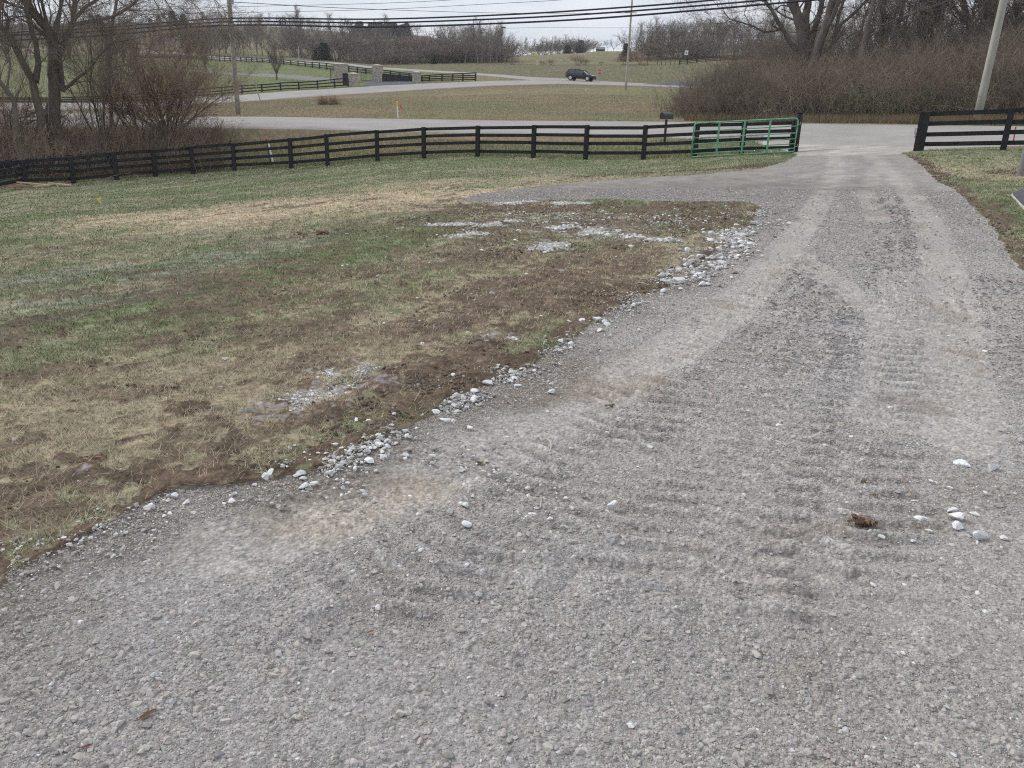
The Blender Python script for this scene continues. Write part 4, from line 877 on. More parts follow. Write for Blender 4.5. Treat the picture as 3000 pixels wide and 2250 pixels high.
pipe(2965,436,2976,372,33.0,.022,'thin rusty red stake behind the right fence', mat('rusty_stake', (.28,.07,.05), .8))
pipe(773,320,747,238,60.0,.035,'pale guy wire guard slanting beside the left utility pole', M_POLE2, name='guy_guard')
Q = gnd([307],[612])[0]; t = at(294,583,math.hypot(Q[0],Q[1])); r2 = empty('survey_flag', Q, 'small yellow flag on a leaning wire in the lawn', 'flag'); mb = MB(); mb.tube([Q, t], .004, 4); put(mb, 'wire', M_STEEL, r2)
mb = MB(); mb.prism([t, t+[-.06,0,.03], t+[-.08,.01,.0], t+[-.01,.0,-.08]], 0, (0,.004,0)); put(mb, 'flag', M_YEL, r2)
# broken pale boards by the fence
for i, (px, py, L0, an, w_, lb) in enumerate([(75,552,.9,.1,.14,'broken pale board lying closest to the fence'),(110,548,1.1,.25,.12,'pale splintered board in the middle of the pile'),(60,556,.7,-.1,.10,'short pale board at the left of the pile'),(185,546,.8,.15,.17,'pale wide board end lying at the right of the pile'),(135,553,.6,.5,.08,'narrow yellowish splinter across the pile')]):
    P = gnd([px],[py])[0]; X = np.array([math.cos(an), math.sin(an), .10*(-1)**i]); X /= np.linalg.norm(X); Yv = np.array([-X[1], X[0], 0]); Yv /= np.linalg.norm(Yv)
    mb = MB(); c0 = P+[0,-.2,.10+.04*(i % 3)]; a = [(-.5,-.5),(-.35,-.3),(.45,-.5),(.5,-.1),(.38,.1),(.47,.5),(-.42,.5),(-.5,.1)]
    mb.prism([c0 + X*u*L0 + Yv*v*w_ - [0,0,.02] for u, v in a], 0, (0,0,.04)); tag(mb.build('board', mat('raw_wood', ((.50,.36,.27) if i % 2 else (.30,.17,.12)) if i != 4 else (.5,.42,.2), .8, nscale=9, namp=.2, stretch=(1,6,1)), loc=tuple(c0)), lb, 'board', 'broken boards in front of the left fence')

# pole and slab at the right frame edge
P = gnd([3014],[517])[0]; mb = MB(); P = np.array(P); mb.tube([P-[0,0,.3], P+[.0,0,2.2], P+[0.03,0,9]], [.235,.215,.16], 20); r2 = empty('utility_pole', P, 'grey weathered pole cut off by the right frame edge', 'pole'); put(mb, 'shaft', mat('grey_pole', (.36,.37,.41), .9, nscale=3, namp=.25, bump=.5, stretch=(1,1,.2)), r2, True)
g = gnd([2961,3004,3050,2990],[577,624,600,562]); c0 = g.mean(0); mb = MB(); mb.prism([p + [0,0,-.05] for p in g], 0, (0,0,.10)); r2 = empty('concrete_slab', c0, 'dark topped slab with a pale edge at the right frame edge', 'slab'); put(mb, 'edge', mat('pale_concrete', (.5,.48,.45), .9, nscale=5, namp=.1), r2)
cc_ = g.mean(0); mb = MB(); mb.prism([cc_ + (p-cc_)*.9 + [0,0,.052] for p in g], 0, (0,0,.02)); put(mb, 'cover', mat('dark_cover', (.06,.065,.07), .7, nscale=6, namp=.2), r2)

# ---------------------------------------------------------------- utility poles and cables
def upole(px, py, top, d, r0, r1, label, m, pxt, extra=None):
    P = onp(px, py, d); t = at(pxt, 0, d); h = 11.0; ln = np.array([(t-P)[0]/(t-P)[2], (t-P)[1]/(t-P)[2], 1]); Pt = P+ln*h
    root = empty('utility_pole', P, label, 'utility pole', 'wooden utility poles along the roads'); mb = MB(); n = 8
    mb.tube([P + ln*(h*k/n) - [0,0,.3 if k == 0 else 0] for k in range(n+1)], [r0+(r1-r0)*k/n for k in range(n+1)], 14); put(mb, 'shaft', m, root, True)
    return root, P, ln, h
pl, Pl, lnl, hl = upole(697,325,0,61.0,.16,.12,'grey wooden utility pole on the left verge carrying thick cables',M_POLE,671)
for i, py in enumerate((53,63,72)):
    mb = MB(); c = at(677,py,60.85); mb.box(c, (.36 if i == 2 else .26,.12,.10)); put(mb, 'clamp', M_WIRE if i != 2 else M_STEEL, pl)
mb = MB(); c = at(680,5,60.85); mb.box(c, (.16,.16,.3)); put(mb, 'insulator', M_STEEL, pl)
pm, Pm, lnm, hm = upole(1833,265,0,106,.135,.10,'thin pale utility pole standing in the meadow near the car',M_POLE2,1852)
mb = MB(); c = at(1848,37,105.8); mb.tube([c-[.7,0,0], c+[.7,0,0]], .05, 6); put(mb, 'crossarm', M_POLE2, pm)
pr_, Pr, lnr, hr = upole(2866,330,0,45.0,.185,.145,'thick pale utility pole leaning over the thicket at right',mat('pale_grey_pole',(.36,.35,.31),.9,nscale=4,namp=.2,bump=.4,bscale=12,stretch=(1,1,.15)),2941)
def cable(pts, r, label, m, group=None, d_of=None):
    P = [at(*p) for p in pts]; n = 60; s = np.array([0]+list(np.cumsum([np.linalg.norm(b-a) for a, b in zip(P[:-1], P[1:])]))); A = np.array(P)
    # smooth path through the points
    t = np.linspace(0, s[-1], n); k = len(s); T = np.zeros_like(A)
    for i in range(k):
        a, b = max(i-1, 0), min(i+1, k-1); T[i] = (A[b]-A[a])/(s[b]-s[a])
    out = []
    for tt in t:
        i = min(max(np.searchsorted(s, tt)-1, 0), k-2); h = s[i+1]-s[i]; u = (tt-s[i])/h
        out.append((2*u**3-3*u*u+1)*A[i] + (u**3-2*u*u+u)*h*T[i] + (-2*u**3+3*u*u)*A[i+1] + (u**3-u*u)*h*T[i+1])
    mb = MB(); mb.tube(out, r, 6); o = mb.build('cable', m, smooth=True, loc=tuple(out[0])); tag(o, label, 'cable', group); return o
GC = 'cables strung between the utility poles'
cable([(-250,108,78),(36,94,72),(300,80,67),(667,54,61),(1100,56,57),(1500,42,54.5),(1800,23.5,52.5),(2090,0,51),(2500,-50,48),(2923,-120,45)], .052, 'uppermost of the three thick black cables', M_WIRE, GC)
cable([(-250,118,78),(36,103,72),(300,91,67),(667,64,61),(1100,66.5,57),(1500,53.5,54.5),(1800,36,52.5),(2240,0,51),(2560,-35,48),(2921,-85,45)], .052, 'middle one of the three thick black cables', M_WIRE, GC)
cable([(-250,133,78),(36,118,72),(300,104,67),(667,74,61),(1100,79,57),(1500,67,54.5),(1800,50,52.5),(2316,6,51),(2600,-22,48),(2919,-58,45)], .056, 'lowest of the three thick black cables', M_WIRE, GC)
cable([(-200,52,78),(300,34,68),(600,23,62),(678,20,61),(1100,10,57),(1320,0,56),(1900,-40,52),(2928,-170,45)], .014, 'higher thin wire passing the left pole', M_THIN, GC)
cable([(-200,66,78),(300,47,68),(600,38.6,62),(678,37,61),(1100,28,57),(1500,8,54),(1641,0,53),(2100,-40,51),(2926,-150,45)], .014, 'lower thin wire passing the left pole', M_THIN, GC)
cable([(680,6,61),(1040,25,72),(1500,38.5,92),(1846,38,105.8)], .022, 'thin wire slanting down from the left pole to the meadow pole', M_THIN, GC)
cable([(1200,96,240),(1516,82,190),(1900,81,150),(2300,66,120)], .03, 'faint wire crossing the far sky behind the meadow pole', M_THIN, GC)
# wheel shaped snowshoe on the middle cable
c = at(828,64,59.3); root = empty('cable_loop', c, 'black wheel shaped cable loop hung on the thick cables', 'cable loop'); mb = MB(); R_ = .24
mb.tube([c + np.array([R_*.75*math.cos(a), 0, R_*math.sin(a)]) for a in np.linspace(0, 6.2832, 25)], .035, 6, False); put(mb, 'ring', M_WIRE, root, True)
mb = MB(); mb.tube([c-[0,0,R_], c+[0,0,R_]], .02, 5); mb.tube([c-[.5,0,-.02], c-[.17,0,.0]], .03, 5); put(mb, 'hanger', M_WIRE, root)

# ---------------------------------------------------------------- stone gateway and horse fences
M_STN = mat('stacked_stone', (.34,.30,.245), .9, nscale=3.5, namp=.3, bump=1.0, bscale=7, dist=.06, col2=(.50,.46,.40), stretch=(1,1,2.2))
M_CAP = mat('stone_cap', (.46,.42,.34), .85, nscale=4, namp=.1)
def pillar(px0, px1, top, bot, d, label):
    P = onp((px0+px1)/2, bot, d); wdt = (px1-px0)*d/2500*.93; h = top_height(P, top); root = empty('gate_pillar', P, label, 'gate pillar', 'stone pillars of the farm gateway')
    g_ = np.random.RandomState(int(px0)); mb = MB(); n = int(h/.16)
    for k in range(n):                                                     # courses of rough stone
        z0 = -.2 if k == 0 else (h-.25)*k/n; z1 = (h-.25)*(k+1)/n; x = -wdt/2
        while x < wdt/2-.01:
            L2 = min(wdt/2-x, .22+.3*g_.rand()); 
            if wdt/2-x-L2 < .12: L2 = wdt/2-x
            mb.box(P+[x+L2/2, -g_.rand()*.05, (z0+z1)/2], (L2-.012, wdt+.0, z1-z0-.012)); x += L2
    mb.box(P+[0,.03,(h-.25)/2], (wdt-.06, wdt-.04, h-.27)); put(mb, 'shaft', M_STN, root)
    mb = MB(); w2 = wdt/2+.10; c = P+[0,0,h-.25]; mb.box(c+[0,0,.05], (w2*2,w2*2,.10)); b = len(mb.v)
    mb.add([c+[-w2*.95,-w2*.95,.10], c+[w2*.95,-w2*.95,.10], c+[w2*.95,w2*.95,.10], c+[-w2*.95,w2*.95,.10], c+[0,0,.25]], [(0,1,4),(1,2,4),(2,3,4),(3,0,4),(3,2,1,0)]); put(mb, 'cap', M_CAP, root)
    return P, h, wdt
p1 = pillar(982,1018,184,235,128,'tall stone pillar at the far left of the farm gateway')
p2 = pillar(1024,1049,212,254,119,'low stone pillar at the roadside, left of the farm gateway')
p3 = pillar(1093,1122,188,240,127,'tall stone pillar between the barred and the solid gate')
p4 = pillar(1209,1233,208,244,126,'stone pillar at the right end of the solid gate')
M_IRON = mat('black_iron', (.018,.018,.02), .5)
def barred(px0, px1, t0, t1, b0, b1, d, label, solid=False):
    A = onp(px0, b0, d); B = onp(px1, b1, d+.3); ha = top_height(A, t0); hb = top_height(B, t1); a0 = .08; root = empty('iron_gate', (A+B)/2, label, 'gate', 'black gate panels of the farm gateway')
    mb = MB(); mb.tube([A+[0,0,a0], A+[0,0,ha], B+[0,0,hb], B+[0,0,a0], A+[0,0,a0]], .05, 5); put(mb, 'frame', M_IRON, root)
    q = (B-A); n = np.array([-q[1], q[0], 0]); n /= np.linalg.norm(n)
    if solid:
        mb = MB(); mb.prism([A+[0,0,a0], B+[0,0,a0], B+[0,0,hb-.05], A+[0,0,ha-.05]], 0, n*.03); put(mb, 'panel', M_IRON, root)
    else:
        k = int(np.linalg.norm(q)/.16); mb = MB()
        for i in range(1, k):
            s = i/k; mb.tube([A+q*s+[0,0,a0], A+q*s+[0,0,ha+(hb-ha)*s]], .016, 4)
        put(mb, 'bars', M_IRON, root)
barred(969,982,199,199,229,230,127.5,'narrow black barred panel left of the tall pillar')
barred(1058,1091,204,200,232,236,128.5,'black barred gate leaf left of the middle pillar')
barred(1113,1208,215,224,243,245,126.5,'long solid black gate between two stone pillars',True)
P = onp(1013,243,121); root = empty('keypad_box', P, 'black upright box beside the low stone pillar', 'box'); h = top_height(P, 214); mb = MB(); mb.box(P+[0,0,h/2], (.72,.5,h), bev=.04); put(mb, 'body', M_IRON, root); mb = MB(); mb.box(P+[0,-.265,h*.7], (.4,.02,.3)); put(mb, 'panel', M_BLACK, root)

def hfence(pts, label, dfun, n3=(.90,.55,.20), pw_=.16, bw=.14, nm='horse_fence', m=M_BLACK):
    ps = []
    for px, top, bot in pts:
        d = dfun(px); P = onp(px, bot, d); ps.append((P, max(top_height(P, top), .5)))
    return fence(ps, nm, label, 'fence', 3, n3, bw, .04, pw_, m)
def fi(F, off): 
    f = _feat(F); return lambda px: float(np.interp(ray([px],[250])[0][0], f[0], f[1])) + off
def lin(a, b, n): return [tuple(a[k]+(b[k]-a[k])*i/n for k in range(3)) for i in range(n)]
A_ = lin((-60,300,328),(383,275,300),8) + lin((383,275,300),(651,254,282),5) + [(651,254,282),(710,248,277),(768,246,274),(823,241,270),(876,239,266),(931,235,262),(981,230,258),(1020,228,255),(1037,225,252)]
hfence(A_, 'black three-board horse fence along the upper road left of the stone gateway', lambda px: np.interp(px, [-60,400,700,960,1040],[101,103,111,116.5,119]))
B_ = lin((400,164,170),(643,162,177),11) + lin((643,162,177),(769,170,185),8) + lin((769,170,185),(957,184,205),9) + [(957,184,205),(978,187,207),(1000,189,210),(1022,192,213),(1047,195,216),(1072,199,219),(1110,203,221),(1144,207,224),(1171,211,227),(1199,214,231),(1230,219,235)]
hfence(B_, 'long black three-board horse fence climbing the hill behind the mown lawn', lambda px: np.interp(px, [400,643,957,1199,1230],[235,206,160,137,133]), pw_=.2, bw=.16)
C_ = [(1236,221,243),(1258,219,242),(1295,216,240),(1326,215,239),(1356,214,238),(1393,212,237)]
hfence(C_, 'black board fence right of the stone gateway ending at the roadside', lambda px: np.interp(px, [1236,1393],[127,127.5]), n3=(.93,.66,.40,.15), pw_=.22)
D_ = [(1991,168,188),(2013,169,190),(2041,167,184),(2068,165,181),(2110,163,178),(2150,161,175),(2200,158,172),(2240,155,168)]
hfence(D_, 'dark board fence on the bank beside the white road sign', lambda px: np.interp(px, [1991,2240],[176,200]), n3=(.93,.68,.42,.18), pw_=.22, m=mat('brown_black_board',(.04,.032,.028),.8))
r2 = None
ps = []
for i, px in enumerate((1897,1926,1938,1950,1964,1977,1989)):
    P = onp(px, 189, 178); ps.append((P, 1.15 if i > 1 else 1.4))
fence(ps, 'wire_fence', 'thin wire fence on dark posts along the bank top', 'fence', 3, (.9,.5), .02, .02, .12, mat('fence_post_dark',(.06,.05,.045),.8))

# ---------------------------------------------------------------- signs
def sign_text(body, size, loc, m, root, name='lettering', n=None, up=None):
    cu = bpy.data.curves.new(name, 'FONT'); cu.body = body; cu.size = size; cu.align_x = 'CENTER'; cu.align_y = 'CENTER'; cu.extrude = .003
    o = bpy.data.objects.new(name+'_tmp', cu); COL.objects.link(o); bpy.context.view_layer.update()
    me = bpy.data.meshes.new_from_object(o); bpy.data.objects.remove(o); me.materials.clear(); me.materials.append(m)
    r = bpy.data.objects.new(name, me); COL.objects.link(r); r.parent = root; r.location = tuple(np.array(loc) - np.array(root.location)); r.rotation_euler = (math.pi/2, 0, 0); return r
def stop_sign():
    P = onp(1755,241,134); top = top_height(P, 203); c = P+[0,-.06,top-.42]; root = empty('stop_sign', P, 'red stop sign on a thin post beside the dark car', 'road sign')
    mb = MB(); mb.box(P+[0,0,top/2-.1], (.07,.05,top+.1)); put(mb, 'post', M_STEEL, root)
    R_ = .36; oc = [(R_*math.cos(math.pi/8+k*math.pi/4), R_*math.sin(math.pi/8+k*math.pi/4)) for k in range(8)]
    mb = MB(); mb.prism([c+[a*1.08,0,b*1.08] for a, b in oc], 0, (0,.02,0)); put(mb, 'border', M_WHITE, root)
    mb = MB(); mb.prism([c+[a,-.006,b] for a, b in oc], 0, (0,.008,0)); put(mb, 'face', M_RED, root)
    sign_text('STOP', .34, c+[0,-.012,0], M_WHITE, root)
stop_sign()
def arrow_sign():
    P = onp(1566.5,189,186); root = empty('arrow_sign', P, 'wide yellow road sign with dark arrows on the far bank', 'road sign'); h = top_height(P, 158.5); hb = top_height(P, 163.5); c = P+[0,0,(h+hb)/2]
    for sx in (-.45,.45): mb = MB(); mb.box(P+[sx,.04,h/2], (.06,.05,h)); put(mb, 'post', M_STEEL, root)
    mb = MB(); mb.box(c, (1.32,.03,h-hb)); put(mb, 'panel', M_YEL, root)
    z = (h-hb)*.28
    mb = MB(); mb.prism([c+[a,-.022,b] for a, b in ((-.5,0),(-.32,z),(-.32,z*.35),(.32,z*.35),(.32,z),(.5,0),(.32,-z),(.32,-z*.35),(-.32,-z*.35),(-.32,-z))], 0, (0,.005,0)); put(mb, 'arrow', M_BLACK, root)
    P = onp(1573,190.5,184); h = top_height(P, 176); r3 = empty('marker_post', P, 'white marker post under the yellow arrow sign', 'marker'); mb = MB(); mb.box(P+[0,0,h/2], (.13,.05,h)); put(mb, 'shaft', M_WHITE, r3)
arrow_sign()
def white_sign():
    P = onp(2010,190,174.5); root = empty('road_sign', P, 'small white rectangular road sign above the bank fence', 'road sign'); t = top_height(P, 147.5); b = top_height(P, 161.5)
    mb = MB(); mb.box(P+[.12,.04,t/2], (.08,.06,t)); put(mb, 'post', M_BLACK, root)
    mb = MB(); mb.box(P+[-.15,0,(t+b)/2], (.66,.02,t-b), bev=0); put(mb, 'panel', M_WHITE, root)
    mb = MB(); mb.box(P+[-.15,-.014,(t+b)/2-.05], (.34,.006,.40)); put(mb, 'marking', mat('grey_blue_print', (.30,.32,.40), .6), root)
white_sign()
def thinpole(px, bot, top, d, r, label, m, panel=False):
    P = onp(px, bot, d); h = top_height(P, top); root = empty('pole', P, label, 'pole'); mb = MB(); mb.tube([P, P+[0,0,h]], [r, r*.8], 6); put(mb, 'shaft', m, root)
    if panel: mb = MB(); mb.box(P+[.2,0,h], (1.1,.3,.28)); put(mb, 'lamp_head', M_WIRE, root)
thinpole(876,176,135,195,.12,'thin pale pole before the wood left of the cedar',M_POLE2)
thinpole(1617,160,108,260,.13,'far pale pole on the field edge',M_POLE2)
thinpole(1387,150,54,215,.13,'tall dark pole rising from the roadside wood',M_BARKD)
thinpole(1469,190,80,200,.12,'dark pole with a flat lamp head at the end of the wood',M_BARKD,True)
thinpole(1840-523,0+290,283,80,.02,'tiny white stake alone in the meadow',M_WHITE) if False else None
thinpole(1717,264,257,100,.05,'tiny white stake in the meadow in front of the car',M_WHITE)

# ---------------------------------------------------------------- the car
def car():
    P = (at(1700,239,132)); P[2] = H1(P[0], P[1]) + .12
    root = empty('suv', P, 'dark blue-green compact SUV stopped on the far road', 'car'); yaw = math.radians(-24)
    ax = np.array([math.cos(yaw), math.sin(yaw), 0]); sd_ = np.array([-ax[1], ax[0], 0]); Z = np.array([0,0,1.0]); hz = (vpx(*(P+ax*2))[1]-vpx(*(P-ax*2))[1])
    zA, zB = H1(*(P-ax*1.4)[:2]), H1(*(P+ax*1.4)[:2]); ax = np.array([ax[0], ax[1], (zB-zA)/2.8]); ax /= np.linalg.norm(ax); Z = np.cross(ax, sd_); Z /= np.linalg.norm(Z)
    paint = mat('dark_car_paint', (.006,.013,.020), .3, metal=.0, spec=.5); glass = mat('car_glass', (.02,.03,.035), .08, spec=.8); blk = mat('car_trim', (.012,.012,.013), .6); alloy = mat('alloy', (.55,.55,.56), .35, metal=.7); tyre = mat('tyre', (.02,.02,.02), .9)
    def W(x, y, z): return P + ax*x + sd_*y + Z*z
    secs = [(-2.22,.55,.85,.62),(-2.15,.38,1.05,.80),(-1.6,.32,1.10,.88),(-.6,.30,1.06,.91),(.6,.30,1.02,.91),(1.2,.32,.98,.90),(1.8,.36,.90,.86),(2.15,.42,.78,.74),(2.27,.5,.70,.55)]
    mb = MB(); vs = []; n = 10
    for x, z0, z1, hw in secs:
        for k in range(n): 
            a = 2*math.pi*(k+.5)/n; c_, s_ = math.cos(a), math.sin(a); e = .35
            vs.append(W(x, hw*math.copysign(abs(c_)**e, c_), (z0+z1)/2 + (z1-z0)/2*math.copysign(abs(s_)**e, s_)))
    fs = [(i*n+k, i*n+(k+1) % n, (i+1)*n+(k+1) % n, (i+1)*n+k) for i in range(len(secs)-1) for k in range(n)] + [tuple(range(n-1,-1,-1)), tuple(range((len(secs)-1)*n, len(secs)*n))]
    mb.add(vs, fs); put(mb, 'body', paint, root, True)
    # greenhouse: pillars and roof in paint, glass inside
    lo = [(-2.08,1.02),(1.12,.98)]; up = [(-1.72,1.52),(-.9,1.62),(.0,1.60),(.35,1.52)]
    def house(ins, z0a, z0b, name, m, x0=-2.08, x1=1.12):
        prof = [(x0,z0a),(-1.72,1.50),(-.9,1.58),(.0,1.57),(.38,1.49),(x1,z0b)]; mb = MB(); vs = []
        for x, z in prof:
            hw = (.84 if z < 1.2 else .66)-ins; vs += [W(x, -hw, z), W(x, hw, z)]
        k = len(prof); fs = [(2*i, 2*i+1, 2*i+3, 2*i+2) for i in range(k-1)] + [tuple(2*i for i in range(k-1,-1,-1)), tuple(2*i+1 for i in range(k)), (0, 2*k-2, 2*k-1, 1)]
        mb.add(vs, fs); return put(mb, name, m, root)
    house(0, 1.0, .97, 'windows', glass)
    mb = MB(); prof = [(-1.95,1.48),(-1.72,1.53),(-.9,1.62),(.0,1.61),(.42,1.50)]; vs = []
    for x, z in prof: vs += [W(x,-.67,z-.03), W(x,-.6,z+.03), W(x,.6,z+.03), W(x,.67,z-.03)]
    fs = [(4*i+j, 4*i+j+1, 4*i+j+5, 4*i+j+4) for i in range(4) for j in range(3)]; mb.add(vs, fs); put(mb, 'roof', paint, root, True)
    for x0, x1 in ((-2.0,-1.66),(-.72,-.70),(.36,1.1)):
        for s in (-1, 1): mb = MB(); mb.tube([W(x0, s*.85, 1.0), W(x1 if x1 < .5 else .40, s*.665, 1.52)] if x1 < 1 else [W(1.1, s*.83, .99), W(.40, s*.665, 1.52)], .045, 5); put(mb, 'pillar', paint, root)
    for x in (-1.33, 1.38):
        for s in (-1, 1):
            c = W(x, s*.82, .36); r2 = MB(); r2.tube([c - sd_*s*.12, c + sd_*s*.085], .36, 20); w_ = put(r2, 'wheel', tyre, root)
            r3 = MB(); r3.tube([c + sd_*s*.07, c + sd_*s*.10], [.26,.22], 16); o = r3.build('rim', alloy, None); o.data.transform(Matrix.Translation(-root.location)); o.parent = w_
            r4 = MB(); r4.tube([W(x, s*.90, .36) + (ax*math.cos(a)+Z*math.sin(a))*.42 for a in np.linspace(-.2, math.pi+.2, 12)], .035, 5); put(r4, 'wheel_arch', blk, root)
    for s in (-1, 1):
        mb = MB(); mb.box(W(2.14, s*.60, .80), (.24,.30,.11), ax, sd_, Z, bev=.02); put(mb, 'headlight', mat('headlamp_glass', (.6,.62,.62), .15, spec=.8), root)
        mb = MB(); mb.box(W(-2.17, s*.66, .98), (.10,.24,.20), ax, sd_, Z); put(mb, 'taillight', M_RED, root)
        mb = MB(); mb.box(W(.75, s*.98, 1.05), (.18,.16,.13), ax, sd_, Z, bev=.02); put(mb, 'mirror', paint, root)
    mb = MB(); mb.box(W(2.26, 0, .66), (.06,.9,.22), ax, sd_, Z); put(mb, 'grille', blk, root)
    mb = MB(); mb.box(W(2.2, 0, .40), (.2,1.5,.16), ax, sd_, Z, bev=.03); put(mb, 'bumper', blk, root)
car()
# ---------------------------------------------------------------- trees and brush
def segmesh(S, n):
    """S: k x 8 array p0(3) p1(3) r0 r1 -> frustums with n sides"""
    S = np.asarray(S, float); k = len(S); p0, p1, r0, r1 = S[:, :3], S[:, 3:6], S[:, 6], S[:, 7]
    t = p1-p0; t /= np.linalg.norm(t, axis=1)[:, None]+1e-9
    ref = np.where(np.abs(t[:, 2:3]) < .9, np.array([[0,0,1.]]), np.array([[1.,0,0]])); u = np.cross(t, ref); u /= np.linalg.norm(u, axis=1)[:, None]+1e-9; w_ = np.cross(t, u)
    a = np.arange(n)*2*math.pi/n; ca, sa = np.cos(a), np.sin(a)
    rg_ = u[:, None]*ca[None, :, None] + w_[:, None]*sa[None, :, None]
    V = np.concatenate([p0[:, None] + rg_*r0[:, None, None], p1[:, None] + rg_*r1[:, None, None]], 1).reshape(-1, 3)
    i = np.arange(n); j = (i+1) % n; f = np.stack([i, j, j+n, i+n], 1)
    return V, (f[None] + (np.arange(k)*2*n)[:, None, None]).reshape(-1, 4)
def grow(S, p, d, L_, r, lev, mx, g, spread=.75, up=.06, nch=2, ns=4, wob=.22, shrink=.58, tw=None):
    p = np.array(p, float); d = np.array(d, float); d /= np.linalg.norm(d)
    for i in range(ns):
        d = d + g.randn(3)*wob + np.array([0, 0, up]); d /= np.linalg.norm(d); q = p + d*L_/ns
        ra = r*(1-.72*i/ns); rb = r*(1-.72*(i+1)/ns); S.append((*p, *q, ra, rb)); p = q
        if lev < mx and (i >= 1 or lev > 0):
            for c in range(nch):
                a = g.randn(3); a -= d*np.dot(a, d); a /= np.linalg.norm(a)+1e-9; sp = spread*(.6+.7*g.rand()); nd = d*math.cos(sp) + a*math.sin(sp)
                grow(S, p, nd, L_*shrink*(.6+.6*g.rand()), max(rb*.62, tw or .002), lev+1, mx, g, spread, up, nch, max(ns-1, 2), wob, shrink, tw)
    return p, d
def fanout(S, n, g, L_, r, sub=True):
    """n fine twigs hung on the outer segments of S"""
    S_ = np.array(S); w_ = S_[:, 6] < np.quantile(S_[:, 6], .8); Q = S_[w_]; idx = g.randint(0, len(Q), n); s = g.rand(n)[:, None]
    p = Q[idx, :3]*(1-s) + Q[idx, 3:6]*s; d = Q[idx, 3:6]-Q[idx, :3]; d /= np.linalg.norm(d, axis=1)[:, None]+1e-9
    d = d + g.randn(n, 3)*.55 + np.array([0, 0, .12]); d /= np.linalg.norm(d, axis=1)[:, None]; Ln = L_*(.4+.9*g.rand(n))[:, None]; q = p + d*Ln
    return np.concatenate([p, q, np.full((n, 1), r), np.full((n, 1), r*.35)], 1)
def vmesh(name, S, n, m, parent=None, loc=None):
    V, F = segmesh(S, n); return npmesh(name, V, F, m, parent=parent, loc=loc)

def variant(kind, seed):
    """returns (wood segments, twig segments) of a unit sized tree: about 10 m tall"""
    g = np.random.RandomState(seed); S = []
    if kind == 'round':
        p, d = grow(S, (0,0,0), (0,0,1), 3.2, .20, 9, 0, g, wob=.05); 
        for k in range(6):
            a = k*1.05+g.rand(); grow(S, (0,0,1.6+g.rand()*1.6), (math.cos(a)*.75, math.sin(a)*.75, .85+.5*g.rand()), 5.2*(.8+.4*g.rand()), .11, 0, 2, g, .6, .07, 2, 4, .16, .5, .012)
        T = fanout(S, 1000, g, 1.0, .012)
    elif kind == 'tall':
        x = np.zeros(3); d = np.array([g.randn()*.05, g.randn()*.05, 1.0])
        for i in range(9):
            d = d + g.randn(3)*.06; d[2] = 1; q = x + d*1.15; r0 = .17*(1-i/10); S.append((*x, *q, r0, r0-.016)); x = q
            if i > 1:
                for k in range(3):
                    a = g.rand()*6.28; grow(S, q, (math.cos(a)*.5, math.sin(a)*.5, .9), 2.7*(1.1-i/14), .05, 0, 1, g, .55, .08, 2, 4, .15, .5, .012)
        T = fanout(S, 800, g, .9, .012)
    elif kind == 'vase':
        S.append((0,0,-.2, 0,0,1.5, .36,.30)); 
        for k in range(22):
            a = k*2.4; rr = .25+.75*((k % 6)/6); L_ = 6.8-.9*rr; x = np.array([0,0,1.4+.03*(k % 5)]); d = np.array([math.cos(a)*rr*.62, math.sin(a)*rr*.62, .9])
            for i in range(6):
                d = d/np.linalg.norm(d) + np.array([0,0,.09]) + g.randn(3)*.04; d /= np.linalg.norm(d); q = x + d*L_/6; r0 = .085*(1-i/7); S.append((*x, *q, r0, r0-.011)); x = q
                if i > 0: grow(S, q, d+g.randn(3)*.4, 1.9, r0*.5, 1, 2, g, .45, .12, 2, 3, .12, .6, .012)
        T = fanout(S, 1500, g, .8, .016)
    elif kind == 'bush':
        for k in range(26):
            a = g.rand()*6.28; rr = g.rand()**.6; grow(S, (math.cos(a)*rr*.8, math.sin(a)*rr*.8, -.1), (math.cos(a)*rr*.9, math.sin(a)*rr*.9, 1), 5.5*(.6+.4*g.rand()), .035, 0, 1, g, .5, .05, 2, 4, .13, .55, .012)
        T = fanout(S, 1300, g, 1.1, .018)
    elif kind == 'cedar':
        S.append((0,0,-.2, 0,0,9.6, .18,.03)); T = []
        for k in range(3600):
            z = .3+9.5*g.rand()**1.25; R_ = 2.5*(1-z/10.2)**.5*(.4+.6*g.rand())*(.75+.5*vn(np.array([math.atan2(math.sin(k*1.7), math.cos(k*1.7))*0+z*.8]), np.array([seed*1.0]), 5)[0])*(.85+.3*math.sin(z*3+k)); a = g.rand()*6.28; p = np.array([math.cos(a)*R_, math.sin(a)*R_, z]); d = np.array([math.cos(a)*.6, math.sin(a)*.6, .5]) + g.randn(3)*.45; q = p + d*.5; T.append((*p, *q, .10, .01))
        T = np.array(T)
    return np.array(S), np.array(T)
VAR = {}; ZM = {}
def get_var(kind, i, far):
    k = (kind, i, far)
    if k not in VAR:
        S, T = variant(kind, 100+i*7+len(kind)); meshes = []; ZM[k] = np.quantile(np.concatenate([S[:, 5], T[:, 5]]), .985)
        mt = {'cedar': M_CED, 'bush': M_TWR}.get(kind, M_FAR if far else M_TWIG)
        mw = M_CED if kind == 'cedar' else (M_BARK if not far else M_FAR)
        for nm, A, n, m in (('branches', S, 4 if not far else 3, mw), ('twigs', T, 3, mt)):
            o = vmesh(nm, A, n, m); meshes.append(o.data); bpy.data.objects.remove(o)
        VAR[k] = meshes
    return VAR[k]
